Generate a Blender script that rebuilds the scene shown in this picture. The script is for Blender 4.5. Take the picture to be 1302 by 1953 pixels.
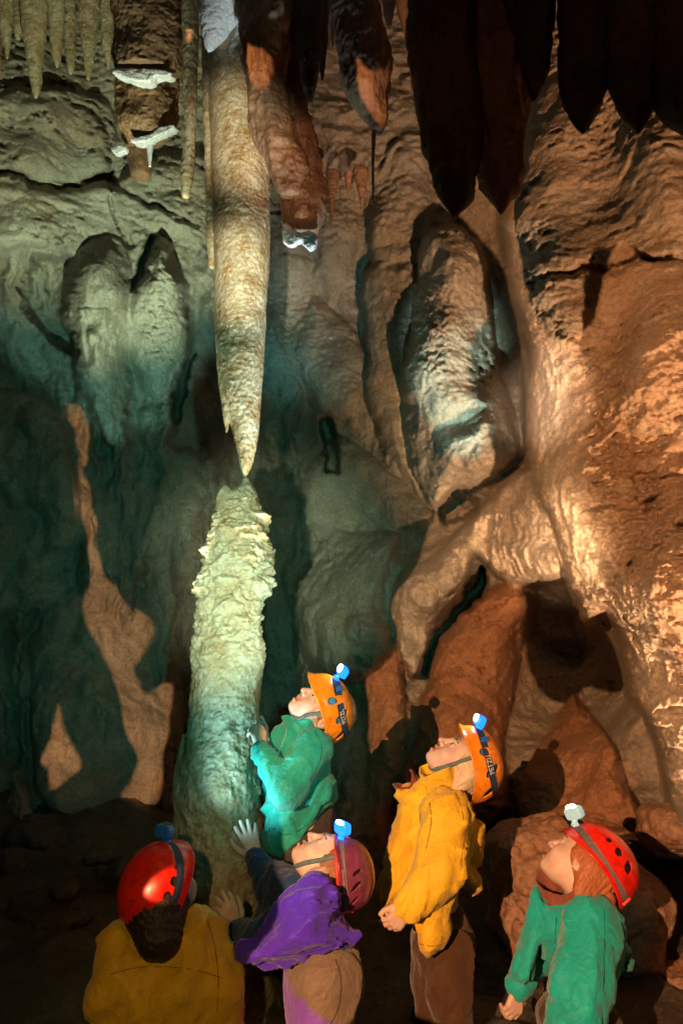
import bpy, math, random
import numpy as np
from mathutils import Vector, Matrix

for o in list(bpy.data.objects): bpy.data.objects.remove(o)
SC = bpy.context.scene
COL = SC.collection

# ------------------------------------------------------------------ camera
PW, PH, FPX, PITCH = 1302.0, 1953.0, 1475.0, math.radians(15)
CAM = np.array([0.0, 0.0, 1.5])
cam_d = bpy.data.cameras.new("camera"); cam = bpy.data.objects.new("camera", cam_d); COL.objects.link(cam)
cam_d.sensor_fit = 'VERTICAL'; cam_d.sensor_height = 36.0; cam_d.lens = 36.0 * FPX / PH
cam_d.clip_start = 0.05; cam_d.clip_end = 200
cam.location = CAM; cam.rotation_euler = (math.radians(90) + PITCH, 0, 0)
SC.camera = cam

# ------------------------------------------------------------------ world: a cave, no sky reaches it
wd = bpy.data.worlds.new("World"); SC.world = wd; wd.use_nodes = True
wd.node_tree.nodes["Background"].inputs[0].default_value = (0.35, 0.55, 0.5, 1)
wd.node_tree.nodes["Background"].inputs[1].default_value = 0.0
SC.view_settings.view_transform = 'Standard'; SC.view_settings.look = 'None'
SC.view_settings.exposure = 0.45; SC.view_settings.gamma = 1.0
SC.cycles.use_denoising = True
SC.cycles.max_bounces = 5; SC.cycles.diffuse_bounces = 2; SC.cycles.glossy_bounces = 2
SC.cycles.sample_clamp_indirect = 3.0

def ray(x, y):
    cx = (np.asarray(x, float) - PW / 2) / FPX; cy = (PH / 2 - np.asarray(y, float)) / FPX
    c, s = math.cos(PITCH), math.sin(PITCH)
    return cx, c - cy * s, s + cy * c
def P(x, y, d):
    """point seen at photo pixel x,y that lies d metres ahead of the camera (world Y)"""
    rx, ry, rz = ray(x, y)
    k = np.asarray(d, float) / ry
    return np.stack([rx * k, ry * k, CAM[2] + rz * k], -1)
def zpx(y, d): return float(P(651, y, d)[2])

def lamp(name, loc, target, color, power, cone=60, blend=.3, radius=.01):
    l = bpy.data.lights.new(name, 'SPOT'); o = bpy.data.objects.new(name, l); COL.objects.link(o)
    l.energy = power; l.color = color; l.spot_size = math.radians(cone); l.spot_blend = blend
    l.shadow_soft_size = radius
    o.location = loc
    o.rotation_euler = (Vector(target) - Vector(loc)).to_track_quat('-Z', 'Y').to_euler()
    return o

# warm lantern behind the photographer's left shoulder, warm floor flood on the right, headlamp beams, added spots and fills without a source
WARM_POS = np.array([-1.35, -1.6, 1.85])
lamp("warm_lantern", WARM_POS, (0.6, 4.5, 2.2), (1.0, .47, .21), 1050, 80, .1, .003)
lamp("warm_flood", (1.42, 1.3, .42), P(1290, 740, 3.8), (1.0, .54, .27), 640, 52, .5, .03)
lamp("spot_beam", (-.25, -.1, 1.62), P(1038, 760, 4.0), (1.0, .68, .46), 900, 9, 1.0, .02)  # added spot beside the camera, brightens the upper ridge
lamp("spot_beam", (-.25, -.1, 1.62), P(1085, 1040, 4.0), (1.0, .60, .32), 900, 9, 1.0, .02)  # second added spot, brightens the lower ridge
lamp("spot_beam", (-.2, -.1, 1.62), P(458, 260, 3.0), (1.0, .90, .62), 600, 9, 1.0, .02)  # added spot, lifts the upper part of the golden stalactite
lamp("spot_beam", (-.2, -.1, 1.62), P(458, 520, 3.0), (1.0, .94, .66), 600, 9, 1.0, .02)  # added spot, lifts the middle of the same stalactite
lamp("spot_beam", (-.2, -.1, 1.62), P(560, 330, 2.8), (1.0, .50, .28), 260, 9, 1.0, .02)  # added warm spot, brightens the brown stalactite curtain
lamp("added_fill", (-.95, 1.55, 1.25), P(850, 1600, 2.75), (.42, 1.0, .74), 11, 26, .8, .03)  # added cool fill for the yellow and teal jackets, no lamp stands there
B_LAMP = P(634, 1272, 2.83); C_LAMP = P(648, 1562, 2.60); D_LAMP = P(880, 1368, 2.80); E_LAMP = P(1087, 1558, 2.55)
lamp("torch_glow", B_LAMP + np.array([-.05, -.02, .02]), P(450, 1120, 3.0), (.66, 1.0, .78), 4, 110, 1.0, .05)
lamp("torch_glow", P(352, 1640, 2.60), P(575, 1330, 2.90), (.46, .96, 1.0), 15, 80, .9, .03)
lamp("added_fill", (-.35, .1, 1.35), P(448, 1110, 3.0), (.84, 1.0, .66), 400, 21, 1.0, .03)  # added frontal fill that brightens the stalagmite
lamp("spot_beam", P(262, 1600, 2.44), P(165, 130, 4.5), (.88, 1.0, .62), 520, 38, .6, .02)
lamp("spot_beam", P(262, 1598, 2.44), P(205, 570, 4.9), (.38, 1.0, .80), 150, 24, .4, .02)
lamp("spot_beam", B_LAMP + np.array([-.04, 0, .04]), P(560, 600, 5.0), (.20, .90, 1.0), 80, 26, .9, .02)
lamp("spot_beam", B_LAMP + np.array([-.05, 0, .04]), P(490, 180, 2.9), (.62, .86, 1.0), 110, 34, .9, .02)
lamp("spot_beam", C_LAMP + np.array([-.05, -.02, .05]), P(458, 520, 3.0), (1.0, .92, .62), 170, 25, .7, .03)
lamp("spot_beam", D_LAMP + np.array([-.05, 0, .05]), P(868, 650, 4.8), (.66, 1.0, .84), 210, 15, .8, .02)
lamp("spot_beam", E_LAMP + np.array([-.05, 0, .05]), P(675, 130, 4.7), (1.0, .66, .50), 150, 17, .9, .02)
lamp("added_fill", (.25, -.1, 1.75), P(420, 1020, 3.5), (.14, 1.0, .74), 95, 50, 1.0, .03)  # added teal fill from the camera side for the dark centre

lamp("added_fill", (-.35, -.2, 1.75), P(320, 1830, 2.4), (1.0, .64, .2), 45, 26, 1.0, .03)  # added warm fill on the mustard jacket

# ------------------------------------------------------------------ noise (numpy)
def _h(ix, iy, iz, s):
    n = (ix.astype(np.int64) * 374761393 + iy.astype(np.int64) * 668265263 + iz.astype(np.int64) * 1440662683 + s * 974711) & 0xffffffff
    n = ((n ^ (n >> 13)) * 1274126177) & 0xffffffff
    n = ((n ^ (n >> 16)) * 2246822519) & 0xffffffff
    return ((n ^ (n >> 15)) & 0xffffff) / float(0x7fffff) - 1.0
def vn(p, s=0):
    p = np.asarray(p, float); i = np.floor(p); f = p - i; u = f * f * f * (f * (f * 6 - 15) + 10)
    x, y, z = i[..., 0], i[..., 1], i[..., 2]; a, b, c = u[..., 0], u[..., 1], u[..., 2]
    r = 0
    for dx in (0, 1):
        for dy in (0, 1):
            for dz in (0, 1):
                w = (a if dx else 1 - a) * (b if dy else 1 - b) * (c if dz else 1 - c)
                r = r + w * _h(x + dx, y + dy, z + dz, s)
    return r
ROT = np.array([[.36, .48, -.8], [-.8, .6, 0], [.48, .64, .6]])
def fbm(p, freq, octs=4, s=0, gain=.5, ridged=False):
    q = np.asarray(p, float) * freq; a = 1.0; t = 0; n = 0
    for k in range(octs):
        v = vn(q, s + k * 17)
        if ridged: v = 1 - 2 * np.abs(v)
        t = t + a * v; n += a; a *= gain; q = (q @ ROT.T) * 2.03 + 11.3
    return t / n

# ------------------------------------------------------------------ meshes
def link(o, parent=None):
    COL.objects.link(o)
    if parent is not None:
        bpy.context.view_layer.update() if False else None
        o.parent = parent; o.matrix_parent_inverse = Matrix.Translation(-Vector(parent.location))
    return o
def mk(name, V, Fs, mat, parent=None, smooth=True, attrs=None):
    V = np.asarray(V, np.float32); me = bpy.data.meshes.new(name)
    if isinstance(Fs, np.ndarray):
        Fs = [Fs]
    me.vertices.add(len(V)); me.vertices.foreach_set("co", V.ravel())
    loops = np.concatenate([f.ravel() for f in Fs]).astype(np.int32)
    sizes = np.concatenate([np.full(len(f), f.shape[1]) for f in Fs])
    starts = np.concatenate([[0], np.cumsum(sizes)[:-1]]).astype(np.int32)
    me.loops.add(len(loops)); me.loops.foreach_set("vertex_index", loops)
    me.polygons.add(len(sizes)); me.polygons.foreach_set("loop_start", starts)
    me.update(calc_edges=True); me.validate()
    if smooth: me.polygons.foreach_set("use_smooth", np.ones(len(me.polygons), bool))
    if attrs:
        for k, v in attrs.items():
            a = me.attributes.new(k, 'FLOAT', 'POINT'); a.data.foreach_set("value", np.asarray(v, np.float32))
    me.materials.append(mat)
    o = bpy.data.objects.new(name, me)
    return link(o, parent)
def tag(o, label=None, cat=None, group=None, kind=None):
    if label: o["label"] = label
    if cat: o["category"] = cat
    if group: o["group"] = group
    if kind: o["kind"] = kind
    return o
def empty(name, loc):
    o = bpy.data.objects.new(name, None); o.location = loc; o.empty_display_size = .1; COL.objects.link(o); return o
def grid_faces(nu, nv, wrap=False):
    i = np.arange(nv - 1)[:, None]; j = np.arange(nu if wrap else nu - 1)[None]
    jn = (j + 1) % nu
    a = i * nu + j; b = i * nu + jn; c = (i + 1) * nu + jn; d = (i + 1) * nu + j
    return np.stack([a, b, c, d], -1).reshape(-1, 4)
def join(parts):
    Vs, Fq, n = [], {}, 0
    for V, Fs in parts:
        for f in (Fs if isinstance(Fs, list) else [Fs]):
            Fq.setdefault(f.shape[1], []).append(f + n)
        Vs.append(V); n += len(V)
    return np.concatenate(Vs), [np.concatenate(v) for v in Fq.values()]

def smooth_poly(pts, n=10, closed=True):
    p = np.array(pts, float); N = len(p); out = []
    rng = range(N) if closed else range(N - 1)
    for i in rng:
        if closed: a, b, c, d = p[(i - 1) % N], p[i], p[(i + 1) % N], p[(i + 2) % N]
        else: a, b, c, d = p[max(i - 1, 0)], p[i], p[i + 1], p[min(i + 2, N - 1)]
        for t in np.linspace(0, 1, n, endpoint=False):
            out.append(.5 * ((2 * b) + (c - a) * t + (2 * a - 5 * b + 4 * c - d) * t * t + (3 * b - a - 3 * c + d) * t ** 3))
    if not closed: out.append(p[-1])
    return np.array(out)
def poly_sdf(x, y, poly):
    """signed distance, negative inside"""
    sh = x.shape; x = x.ravel(); y = y.ravel()
    out = np.empty(len(x))
    A = poly; B = np.roll(poly, -1, 0); e = B - A; L = (e ** 2).sum(1) + 1e-12
    for s in range(0, len(x), 60000):
        X = x[s:s + 60000, None]; Y = y[s:s + 60000, None]
        wx = X - A[:, 0]; wy = Y - A[:, 1]
        t = np.clip((wx * e[:, 0] + wy * e[:, 1]) / L, 0, 1)
        d = np.sqrt(((wx - t * e[:, 0]) ** 2 + (wy - t * e[:, 1]) ** 2).min(1))
        c1 = (A[:, 1] <= Y) & (B[:, 1] > Y); c2 = (A[:, 1] > Y) & (B[:, 1] <= Y)
        cr = e[:, 0] * wy - e[:, 1] * wx
        wn = (c1 & (cr > 0)).sum(1) - (c2 & (cr < 0)).sum(1)
        out[s:s + 60000] = np.where(wn != 0, -d, d)
    return out.reshape(sh)

def mesh_sdf(f, lo, hi, h, K=2.2):
    lo = np.array(lo, float); hi = np.array(hi, float); B = 8
    nb = np.ceil((hi - lo) / (h * B)).astype(int); n = nb * B + 1
    bc = np.stack(np.meshgrid(*[(np.arange(m) + .5) * B * h for m in nb], indexing='ij'), -1).reshape(-1, 3) + lo
    fv = np.concatenate([f(bc[i:i + 200000]) for i in range(0, len(bc), 200000)])
    near = np.abs(fv) < K * B * h
    vol = np.repeat(np.repeat(np.repeat(fv.reshape(nb), B, 0), B, 1), B, 2)
    vol = np.pad(vol, ((0, 1), (0, 1), (0, 1)), mode='edge').astype(np.float32)
    idx = np.argwhere(near.reshape(nb))
    loc = np.stack(np.meshgrid(*[np.arange(B + 1)] * 3, indexing='ij'), -1).reshape(-1, 3)
    for s in range(0, len(idx), 300):
        g = (idx[s:s + 300, None] * B + loc[None]).reshape(-1, 3)
        vol[g[:, 0], g[:, 1], g[:, 2]] = f(g * h + lo)
    ins = vol < 0
    cnt = np.zeros(tuple(n - 1), np.int8)
    for dx in (0, 1):
        for dy in (0, 1):
            for dz in (0, 1):
                cnt += ins[dx:n[0] - 1 + dx, dy:n[1] - 1 + dy, dz:n[2] - 1 + dz]
    cells = np.argwhere((cnt > 0) & (cnt < 8))
    acc = np.zeros((len(cells), 3)); num = np.zeros(len(cells))
    cor = [(a, b, c) for a in (0, 1) for b in (0, 1) for c in (0, 1)]
    for c0 in cor:
        for ax in range(3):
            if c0[ax]: continue
            c1 = list(c0); c1[ax] = 1
            v0 = vol[cells[:, 0] + c0[0], cells[:, 1] + c0[1], cells[:, 2] + c0[2]]
            v1 = vol[cells[:, 0] + c1[0], cells[:, 1] + c1[1], cells[:, 2] + c1[2]]
            m = (v0 < 0) != (v1 < 0)
            t = np.where(m, v0 / np.where(m, v0 - v1, 1), 0)
            q = np.tile(np.array(c0, float), (len(cells), 1)); q[:, ax] += t
            acc += q * m[:, None]; num += m
    V = (cells + acc / np.maximum(num, 1)[:, None]) * h + lo
    ids = np.full(tuple(n - 1), -1, np.int64); ids[cells[:, 0], cells[:, 1], cells[:, 2]] = np.arange(len(cells))
    Fs = []
    for ax in range(3):
        a1, a2 = (ax + 1) % 3, (ax + 2) % 3
        sl0 = [slice(None)] * 3; sl1 = [slice(None)] * 3
        sl0[ax] = slice(0, -1); sl1[ax] = slice(1, None)
        i0 = ins[tuple(sl0)]; i1 = ins[tuple(sl1)]
        e = np.argwhere(i0 != i1); e = e[(e[:, a1] > 0) & (e[:, a2] > 0) & (e[:, a1] < n[a1] - 1) & (e[:, a2] < n[a2] - 1)]
        fl = i0[e[:, 0], e[:, 1], e[:, 2]]
        def cid(d1, d2):
            q = e.copy(); q[:, a1] -= d1; q[:, a2] -= d2
            return ids[q[:, 0], q[:, 1], q[:, 2]]
        q = np.stack([cid(1, 1), cid(0, 1), cid(0, 0), cid(1, 0)], -1)
        q[~fl] = q[~fl][:, ::-1]
        Fs.append(q[(q >= 0).all(1)])
    return V, np.concatenate(Fs)
def vnormals(V, Fq):
    a, b, c, d = (V[Fq[:, k]] for k in range(4)); nn = np.cross(c - a, d - b); N = np.zeros_like(V)
    for k in range(4): np.add.at(N, Fq[:, k], nn)
    return N / (np.linalg.norm(N, axis=1, keepdims=True) + 1e-12)
def relax(V, Fq, it=2, lam=.5):
    E = np.concatenate([Fq[:, [k, (k + 1) % 4]] for k in range(4)]); deg = np.bincount(E.ravel(), minlength=len(V))[:, None]
    for _ in range(it):
        S = np.zeros_like(V)
        for ax in range(3):
            S[:, ax] = np.bincount(E[:, 0], V[E[:, 1], ax], len(V)) + np.bincount(E[:, 1], V[E[:, 0], ax], len(V))
        V = V + lam * (S / np.maximum(deg, 1) - V)
    return V

# ------------------------------------------------------------------ materials
class NT:
    def __init__(s, name):
        s.m = bpy.data.materials.new(name); s.m.use_nodes = True; s.t = s.m.node_tree
        s.b = s.t.nodes["Principled BSDF"]
    def n(s, typ, **kw):
        nd = s.t.nodes.new(typ)
        for k, v in kw.items(): setattr(nd, k, v)
        return nd
    def l(s, a, b): s.t.links.new(a, b)
    def pos(s, scale=(1, 1, 1)):
        g = s.n("ShaderNodeNewGeometry"); m = s.n("ShaderNodeMapping"); m.inputs[3].default_value = scale
        s.l(g.outputs["Position"], m.inputs[0]); return m.outputs[0]
    def noise(s, vec, scale, detail=6, rough=.6, dist=0):
        x = s.n("ShaderNodeTexNoise"); x.inputs["Scale"].default_value = scale; x.inputs["Detail"].default_value = detail
        x.inputs["Roughness"].default_value = rough; x.inputs["Distortion"].default_value = dist
        s.l(vec, x.inputs["Vector"]); return x.outputs["Fac"]
    def ramp(s, fac, stops):
        r = s.n("ShaderNodeValToRGB"); e = r.color_ramp.elements
        while len(e) < len(stops): e.new(.5)
        for i, (p, c) in enumerate(stops): e[i].position = p; e[i].color = tuple(c) + (1,) if len(c) == 3 else c
        s.l(fac, r.inputs[0]); return r.outputs[0]
    def mix(s, fac, a, b, mode='MIX'):
        m = s.n("ShaderNodeMix", data_type='RGBA', blend_type=mode)
        for sock, v in ((m.inputs[0], fac), (m.inputs[6], a), (m.inputs[7], b)):
            if hasattr(v, 'links'): s.l(v, sock)
            elif isinstance(v, (int, float)): sock.default_value = v
            else: sock.default_value = tuple(v) + (1,)
        return m.outputs[2]
    def math(s, op, a, b=0.0):
        m = s.n("ShaderNodeMath", operation=op)
        for sock, v in ((m.inputs[0], a), (m.inputs[1], b)):
            if hasattr(v, 'links'): s.l(v, sock)
            else: sock.default_value = v
        return m.outputs[0]
    def bump(s, h, strength, dist, prev=None):
        b = s.n("ShaderNodeBump"); b.inputs["Strength"].default_value = strength; b.inputs["Distance"].default_value = dist
        s.l(h, b.inputs["Height"])
        if prev: s.l(prev, b.inputs["Normal"])
        return b.outputs[0]

def rock(name, c1, c2, c3, scale=3.0, rough=(.45, .85), fine=60, bumpd=.006, pits=0, zs=1.0, spec=.4):
    """mottled limestone: c1 main, c2 patches, c3 small stains"""
    t = NT(name); p = t.pos((1, 1, zs))
    a = t.noise(p, scale, 8, .65, .4); b = t.noise(p, scale * 4.3, 8, .7, .2); c = t.noise(p, fine, 5, .7)
    col = t.mix(t.ramp(a, [(.40, (0, 0, 0)), (.62, (1, 1, 1))]), c1, c2)
    col = t.mix(t.ramp(b, [(.52, (0, 0, 0)), (.70, (1, 1, 1))]), col, c3)
    col = t.mix(.55, col, t.ramp(c, [(.30, (.35, .35, .35)), (.62, (1, 1, 1))]), 'MULTIPLY')
    t.l(col, t.b.inputs["Base Color"])
    r = t.n("ShaderNodeMapRange"); t.l(b, r.inputs[0]); r.inputs[1].default_value = .3; r.inputs[2].default_value = .7
    r.inputs[3].default_value = rough[0]; r.inputs[4].default_value = rough[1]
    t.l(r.outputs[0], t.b.inputs["Roughness"]); t.b.inputs["Specular IOR Level"].default_value = spec
    nrm = t.bump(t.noise(p, fine * .35, 8, .7, .3), .8, bumpd * 2.2)
    nrm = t.bump(c, .7, bumpd * .8, nrm)
    if pits:
        v = t.n("ShaderNodeTexVoronoi"); v.inputs["Scale"].default_value = pits
        t.l(p, v.inputs["Vector"]); nrm = t.bump(v.outputs["Distance"], .5, bumpd * 1.4, nrm)
    t.l(nrm, t.b.inputs["Normal"])
    return t.m
M = {}
M['wall'] = rock('limestone_wall', (.46, .38, .28), (.30, .24, .18), (.56, .48, .38), 1.6, (.5, .9), 55, .008, 26)
M['dark'] = rock('dark_muddy_stalactite', (.20, .12, .075), (.34, .20, .11), (.07, .05, .035), 3.0, (.35, .7), 50, .007, 0, .25)
M['black'] = rock('dark_calcite', (.055, .038, .03), (.11, .06, .03), (.03, .025, .02), 3.0, (.5, .8), 50, .007, 0, .25)
M['pale'] = rock('pale_calcite', (.62, .56, .42), (.50, .36, .20), (.36, .20, .09), 7.0, (.25, .7), 70, .005, 45, .8, .5)
M['ochre'] = rock('ochre_calcite', (.60, .52, .36), (.36, .22, .09), (.74, .70, .60), 14.0, (.25, .7), 90, .005, 60, .8, .5)
M['white'] = rock('white_broken_calcite', (.75, .80, .88), (.60, .66, .76), (.80, .80, .78), 12.0, (.15, .5), 120, .003, 60)
M['red'] = rock('iron_stained_flowstone', (.42, .25, .16), (.33, .18, .10), (.52, .36, .26), 2.5, (.4, .8), 60, .008, 30)
M['mud'] = rock('muddy_floor_rock', (.10, .085, .06), (.05, .04, .03), (.16, .14, .10), 2.5, (.5, .9), 50, .01, 20)
# ------------------------------------------------------------------ cave wall: a relief of the real rock, metres deep
CTRL = np.array([(-700,0,3.2),(-700,900,3.2),(-700,1800,3.0),(-300,-300,4.4),(-200,0,4.1),(0,100,4.3),(200,100,4.5),(200,300,4.7),(0,300,4.4),(0,450,4.5),
 (300,450,4.8),(600,200,4.7),(600,400,5.0),(600,600,5.4),(540,800,5.5),(700,700,5.2),(600,1000,5.4),(700,1200,5.0),(560,1250,5.2),
 (250,900,5.2),(100,800,5.1),(100,1100,5.2),(300,1200,5.3),(100,1400,4.9),(300,1500,5.0),(0,1600,4.4),(200,1700,4.5),(400,1700,4.8),
 (900,200,4.7),(1100,300,4.4),(1302,300,4.0),(1100,600,4.35),(1302,700,3.85),(1302,1100,3.65),(1150,1000,4.2),(850,700,5.0),(850,1100,5.0),
 (950,1300,4.9),(1050,1300,5.1),(800,1450,4.7),(1000,1500,4.5),(1250,1450,3.9),(1150,1600,4.2),(900,1700,4.5),(1200,1900,4.0),(700,1800,4.7),
 (1700,300,3.7),(1700,1100,3.6),(1700,1700,3.6),(2100,300,3.2),(2100,900,3.0),(2100,1700,3.0),(600,-400,5.0),(1100,-400,4.8),(600,2200,4.6),(1200,2200,3.9),(100,2200,4.4)], float)
def macro(x, y):
    r2 = ((x[..., None] - CTRL[:, 0]) ** 2 + (y[..., None] - CTRL[:, 1]) ** 2) / 1e4
    w = 1 / (r2 + .35) ** 1.7
    return (w * CTRL[:, 2]).sum(-1) / w.sum(-1)
# outline, step at the rim, dome height, dome radius px, pale flowstone amount
LOBES = [
 ([(800,455),(850,425),(905,455),(940,560),(950,680),(995,830),(960,905),(880,950),(830,974),(790,930),(772,850),(766,700),(788,560)], .16,.52,105,.8),
 ([(700,520),(760,490),(800,520),(790,700),(800,900),(815,985),(750,900),(705,780),(690,640)], .05,.22,50,.1),
 ([(730,300),(750,262),(800,255),(815,300),(830,400),(870,450),(860,500),(800,520),(720,510),(705,420)], .04,.12,40,.2),
 ([(585,1100),(620,1040),(700,1008),(770,1020),(750,1150),(757,1230),(700,1300),(600,1310),(575,1200)], .12,.30,70,.0),
 ([(745,1165),(760,1110),(830,1060),(900,1000),(960,930),(1020,900),(1045,1000),(1072,1100),(1010,1108),(970,1112),(930,1072),(905,1062),(872,1130),(842,1200),(792,1292),(765,1260),(750,1200)], .38,.14,26,.9),
 ([(880,1160),(935,1112),(990,1112),(1018,1170),(1000,1230),(965,1400),(960,1560),(750,1560),(785,1400),(830,1260)], .10,.34,90,.0),
 ([(690,1310),(745,1240),(768,1270),(772,1400),(745,1640),(690,1640),(700,1450)], .10,.14,40,.0),
 ([(1095,1322),(1130,1370),(1200,1480),(1218,1600),(1000,1600),(1020,1440),(1065,1360)], .10,.34,70,.0),
 ([(150,480),(230,455),(262,560),(258,700),(222,845),(180,800),(140,700),(132,600)], .14,.30,60,.1),
 ([(290,450),(330,465),(357,560),(352,690),(312,770),(258,745),(238,640),(258,540)], .12,.30,55,.5),
 ([(-120,185),(90,165),(200,185),(222,250),(205,330),(90,345),(-120,300)], .06,.07,30,.0),
 ([(-120,310),(60,335),(200,350),(380,370),(392,470),(300,455),(140,480),(60,470),(-120,500)], .05,.10,25,.3),
 ([(230,350),(300,300),(395,300),(400,440),(330,455),(240,430)], .04,.12,35,.2),
 ([(590,560),(640,600),(680,640),(700,760),(640,800),(580,760),(560,660)], .02,.16,50,.0),
 ([(520,500),(600,500),(610,640),(590,720),(520,760)], .02,.08,40,.3),
 ([(565,930),(600,870),(660,830),(760,900),(830,1000),(700,1010),(620,1050),(580,1090)], .05,.20,50,.0),
 ([(255,790),(290,780),(305,850),(285,880),(260,860)], .06,.10,20,.2),
 ([(300,880),(380,860),(400,1000),(390,1200),(340,1240),(310,1080)], .04,.22,45,.0),
 ([(-80,780),(80,760),(150,900),(150,1100),(60,1180),(-80,1150)], .06,.26,70,.0),
 ([(60,1180),(160,1100),(280,1160),(300,1300),(330,1420),(310,1560),(230,1560),(90,1540),(60,1360)], .05,.20,60,.0),
]
RIGHT = [(1010,-200),(995,250),(985,330),(955,430),(978,560),(1008,700),(1000,850),(1040,980),(1072,1090),(1108,1187),(1150,1175),(1182,1215),(1212,1330),(1262,1440),(1290,1560),(1330,1640),(2600,1700),(2600,-200)]
NICHES = [([(50,500),(90,478),(135,500),(128,600),(140,680),(90,660),(60,600)], .35,25),([(275,460),(298,448),(300,480),(272,560),(262,540)], .3,14),
 ([(612,800),(640,795),(655,850),(640,905),(618,890),(628,840)], .4,14),([(870,1130),(918,1075),(925,1100),(860,1205),(820,1275),(800,1290),(845,1195)], .5,14),
 ([(1010,1108),(1060,1100),(1100,1190),(1120,1240),(1075,1270),(1015,1220)], .30,34),([(840,975),(880,945),(915,965),(900,990),(855,1010)], .35,18),
 ([(340,700),(362,660),(360,740),(335,800),(320,790)], .3,12),([(1100,1320),(1110,1308),(1120,1340),(1100,1350)], .1,8)]
def wall_depth(X, Y, fine=True):
    """metres to the rock along world Y at photo pixel X, Y; also the flowstone amount"""
    D = macro(X, Y); sm = D.copy(); base = D.copy()
    p0 = np.stack([X / 300, Y / 300, X * 0], -1)
    wob = fbm(p0, 3.2, 4, 5) * 26; wob2 = fbm(p0, 3.2, 4, 9) * 26
    wob = wob + fbm(p0, 16, 4, 6, .6) * 9; wob2 = wob2 + fbm(p0, 16, 4, 7, .6) * 9
    soft = 2.0 + 12 * np.clip(fbm(p0, 2.6, 2, 12) * 1.8 + .15, 0, 1); em = np.clip(.75 + 1.3 * fbm(p0, 2.2, 3, 15), .1, 1.5)
    pale = np.zeros_like(D); red = np.zeros_like(D)
    Xw, Yw = X + wob, Y + wob2; Xh, Yh = X + wob * .45, Y + wob2 * .45
    def inside(poly, pad):
        q = np.array(poly); return (X > q[:, 0].min() - pad) & (X < q[:, 0].max() + pad) & (Y > q[:, 1].min() - pad) & (Y < q[:, 1].max() + pad)
    # broad draped folds in the centre and left
    fold = fbm(np.stack([Xw / 90, Y / 420, X * 0], -1), 1.0, 3, 31, ridged=True)
    wl = 1 / (1 + np.exp((X - 760) / 40)) * 1 / (1 + np.exp(-(Y - 470) / 40))
    fold2 = fbm(np.stack([Xw / 170, Y / 520, X * 0], -1), 1.0, 2, 35)
    D = D - (.20 * fold + .28 * fold2) * wl
    for li, (poly, e, h, R, pl) in enumerate(LOBES):
        m = inside(poly, 30); d = poly_sdf(Xh[m], Yh[m], smooth_poly(poly, 5))
        t = np.clip(-d / R, 0, 1); dome = np.sqrt(1 - (1 - t) ** 2 + 1e-9)
        edge = 1 / (1 + np.exp(np.clip(d / soft[m], -40, 40)))
        v = base[m] - (e * em[m] + h * dome)
        D[m] = D[m] * (1 - edge) + np.minimum(D[m], v) * edge
        pale[m] = np.maximum(pale[m], pl * edge)
        if li in (5, 6, 7): red[m] = np.maximum(red[m], edge)
    m = inside(RIGHT, 60); d = poly_sdf(Xh[m], Yh[m], smooth_poly(RIGHT, 5))
    t = np.clip(-d / 120, 0, 1); edge = 1 / (1 + np.exp(np.clip(d / 3, -40, 40)))
    v = base[m] - (.62 + .30 * np.sqrt(1 - (1 - t) ** 2 + 1e-9)); D[m] = D[m] * (1 - edge) + np.minimum(D[m], v) * edge
    ridge = np.exp(-((d + 45) / 45) ** 2); pale[m] = np.maximum(pale[m], .9 * ridge * (Y[m] > 420))
    rightm = np.zeros_like(D); rightm[m] = edge
    for poly, dep, R in NICHES:
        m = inside(poly, 30); d = poly_sdf(Xw[m], Yw[m], smooth_poly(poly, 5))
        t = np.clip(-d / R + .3, 0, 1); D[m] += dep * t * t * (3 - 2 * t)
    # cracks and bedding on the right wall
    for cr, w, dp in (([(1010,545),(1060,528),(1120,520),(1180,515),(1230,500),(1290,492),(1500,480)], 7, .10), ([(0,320),(60,340),(150,352),(230,345),(300,380),(390,430)], 6, .08),
                      ([(1100,1040),(1200,1010),(1300,1000),(1400,1010)], 8, .06), ([(150,200),(200,230),(215,300),(225,360)], 5, .07), ([(220,380),(232,440),(250,470)], 4, .05)):
        c = smooth_poly(cr, 8, closed=False); cc = np.concatenate([c, c[::-1] + .01])
        m = inside(cr, 40); d = np.abs(poly_sdf(Xw[m], Yw[m] , cc)); D[m] += dp * np.exp(-(d / w) ** 2)
    if fine:
        W3 = P(X, Y, D) ; q = W3 * 1.0
        rg = fbm(q, 1.7, 3, 41) * .09
        med = fbm(q * np.array([1, 1, 1.3]), 5.5, 4, 43, ridged=True) * .062
        fn = fbm(q * np.array([1, 1, 1.7]), 17, 4, 47, .6, ridged=True) * .019
        sm_mask = np.clip(fbm(q, 1.1, 2, 51) * 2.2 + .55, .12, 1)
        rough_r = rightm * np.clip((Y - 620) / 250, 0, 1) * (np.clip((X - 1080) / 60, 0, 1))
        # scalloped tan wall: shallow plates; lower right: knobbly pits
        pit = fbm(q * np.array([1, 1, 2.2]), 9, 4, 61, .6)
        def aniso(fn_):
            return fn_(1.7) * (1 - wl) + fn_(.55) * wl if True else 0
        bil = aniso(lambda s: np.abs(fbm(q * np.array([1, 1, s]) + 7, 2.6, 4, 44, .5))) * .17
        cr = aniso(lambda s: np.abs(fbm(q * np.array([1, 1, s]), 11, 5, 48, .62))) * .05
        D = D - rg - .35 * med * sm_mask * (1 - .6 * rightm) - bil * (.45 + .55 * sm_mask) * (1 - .45 * rightm) - (cr - fn * .2) * (sm_mask * .75 + .25) * (1 - .55 * wl) + rough_r * .10 * np.clip(pit * 1.6, -.4, 1)
        cav = np.clip(fbm(q * np.array([1, 1, 1.8]), 15, 4, 63, .6) - .16, 0, 1) * np.clip(fbm(q, 2.2, 3, 65) * 2.5 + .2 + .6 * rough_r, 0, 1.4)
        D = D + .13 * cav * (1 - .8 * wl)
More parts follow.
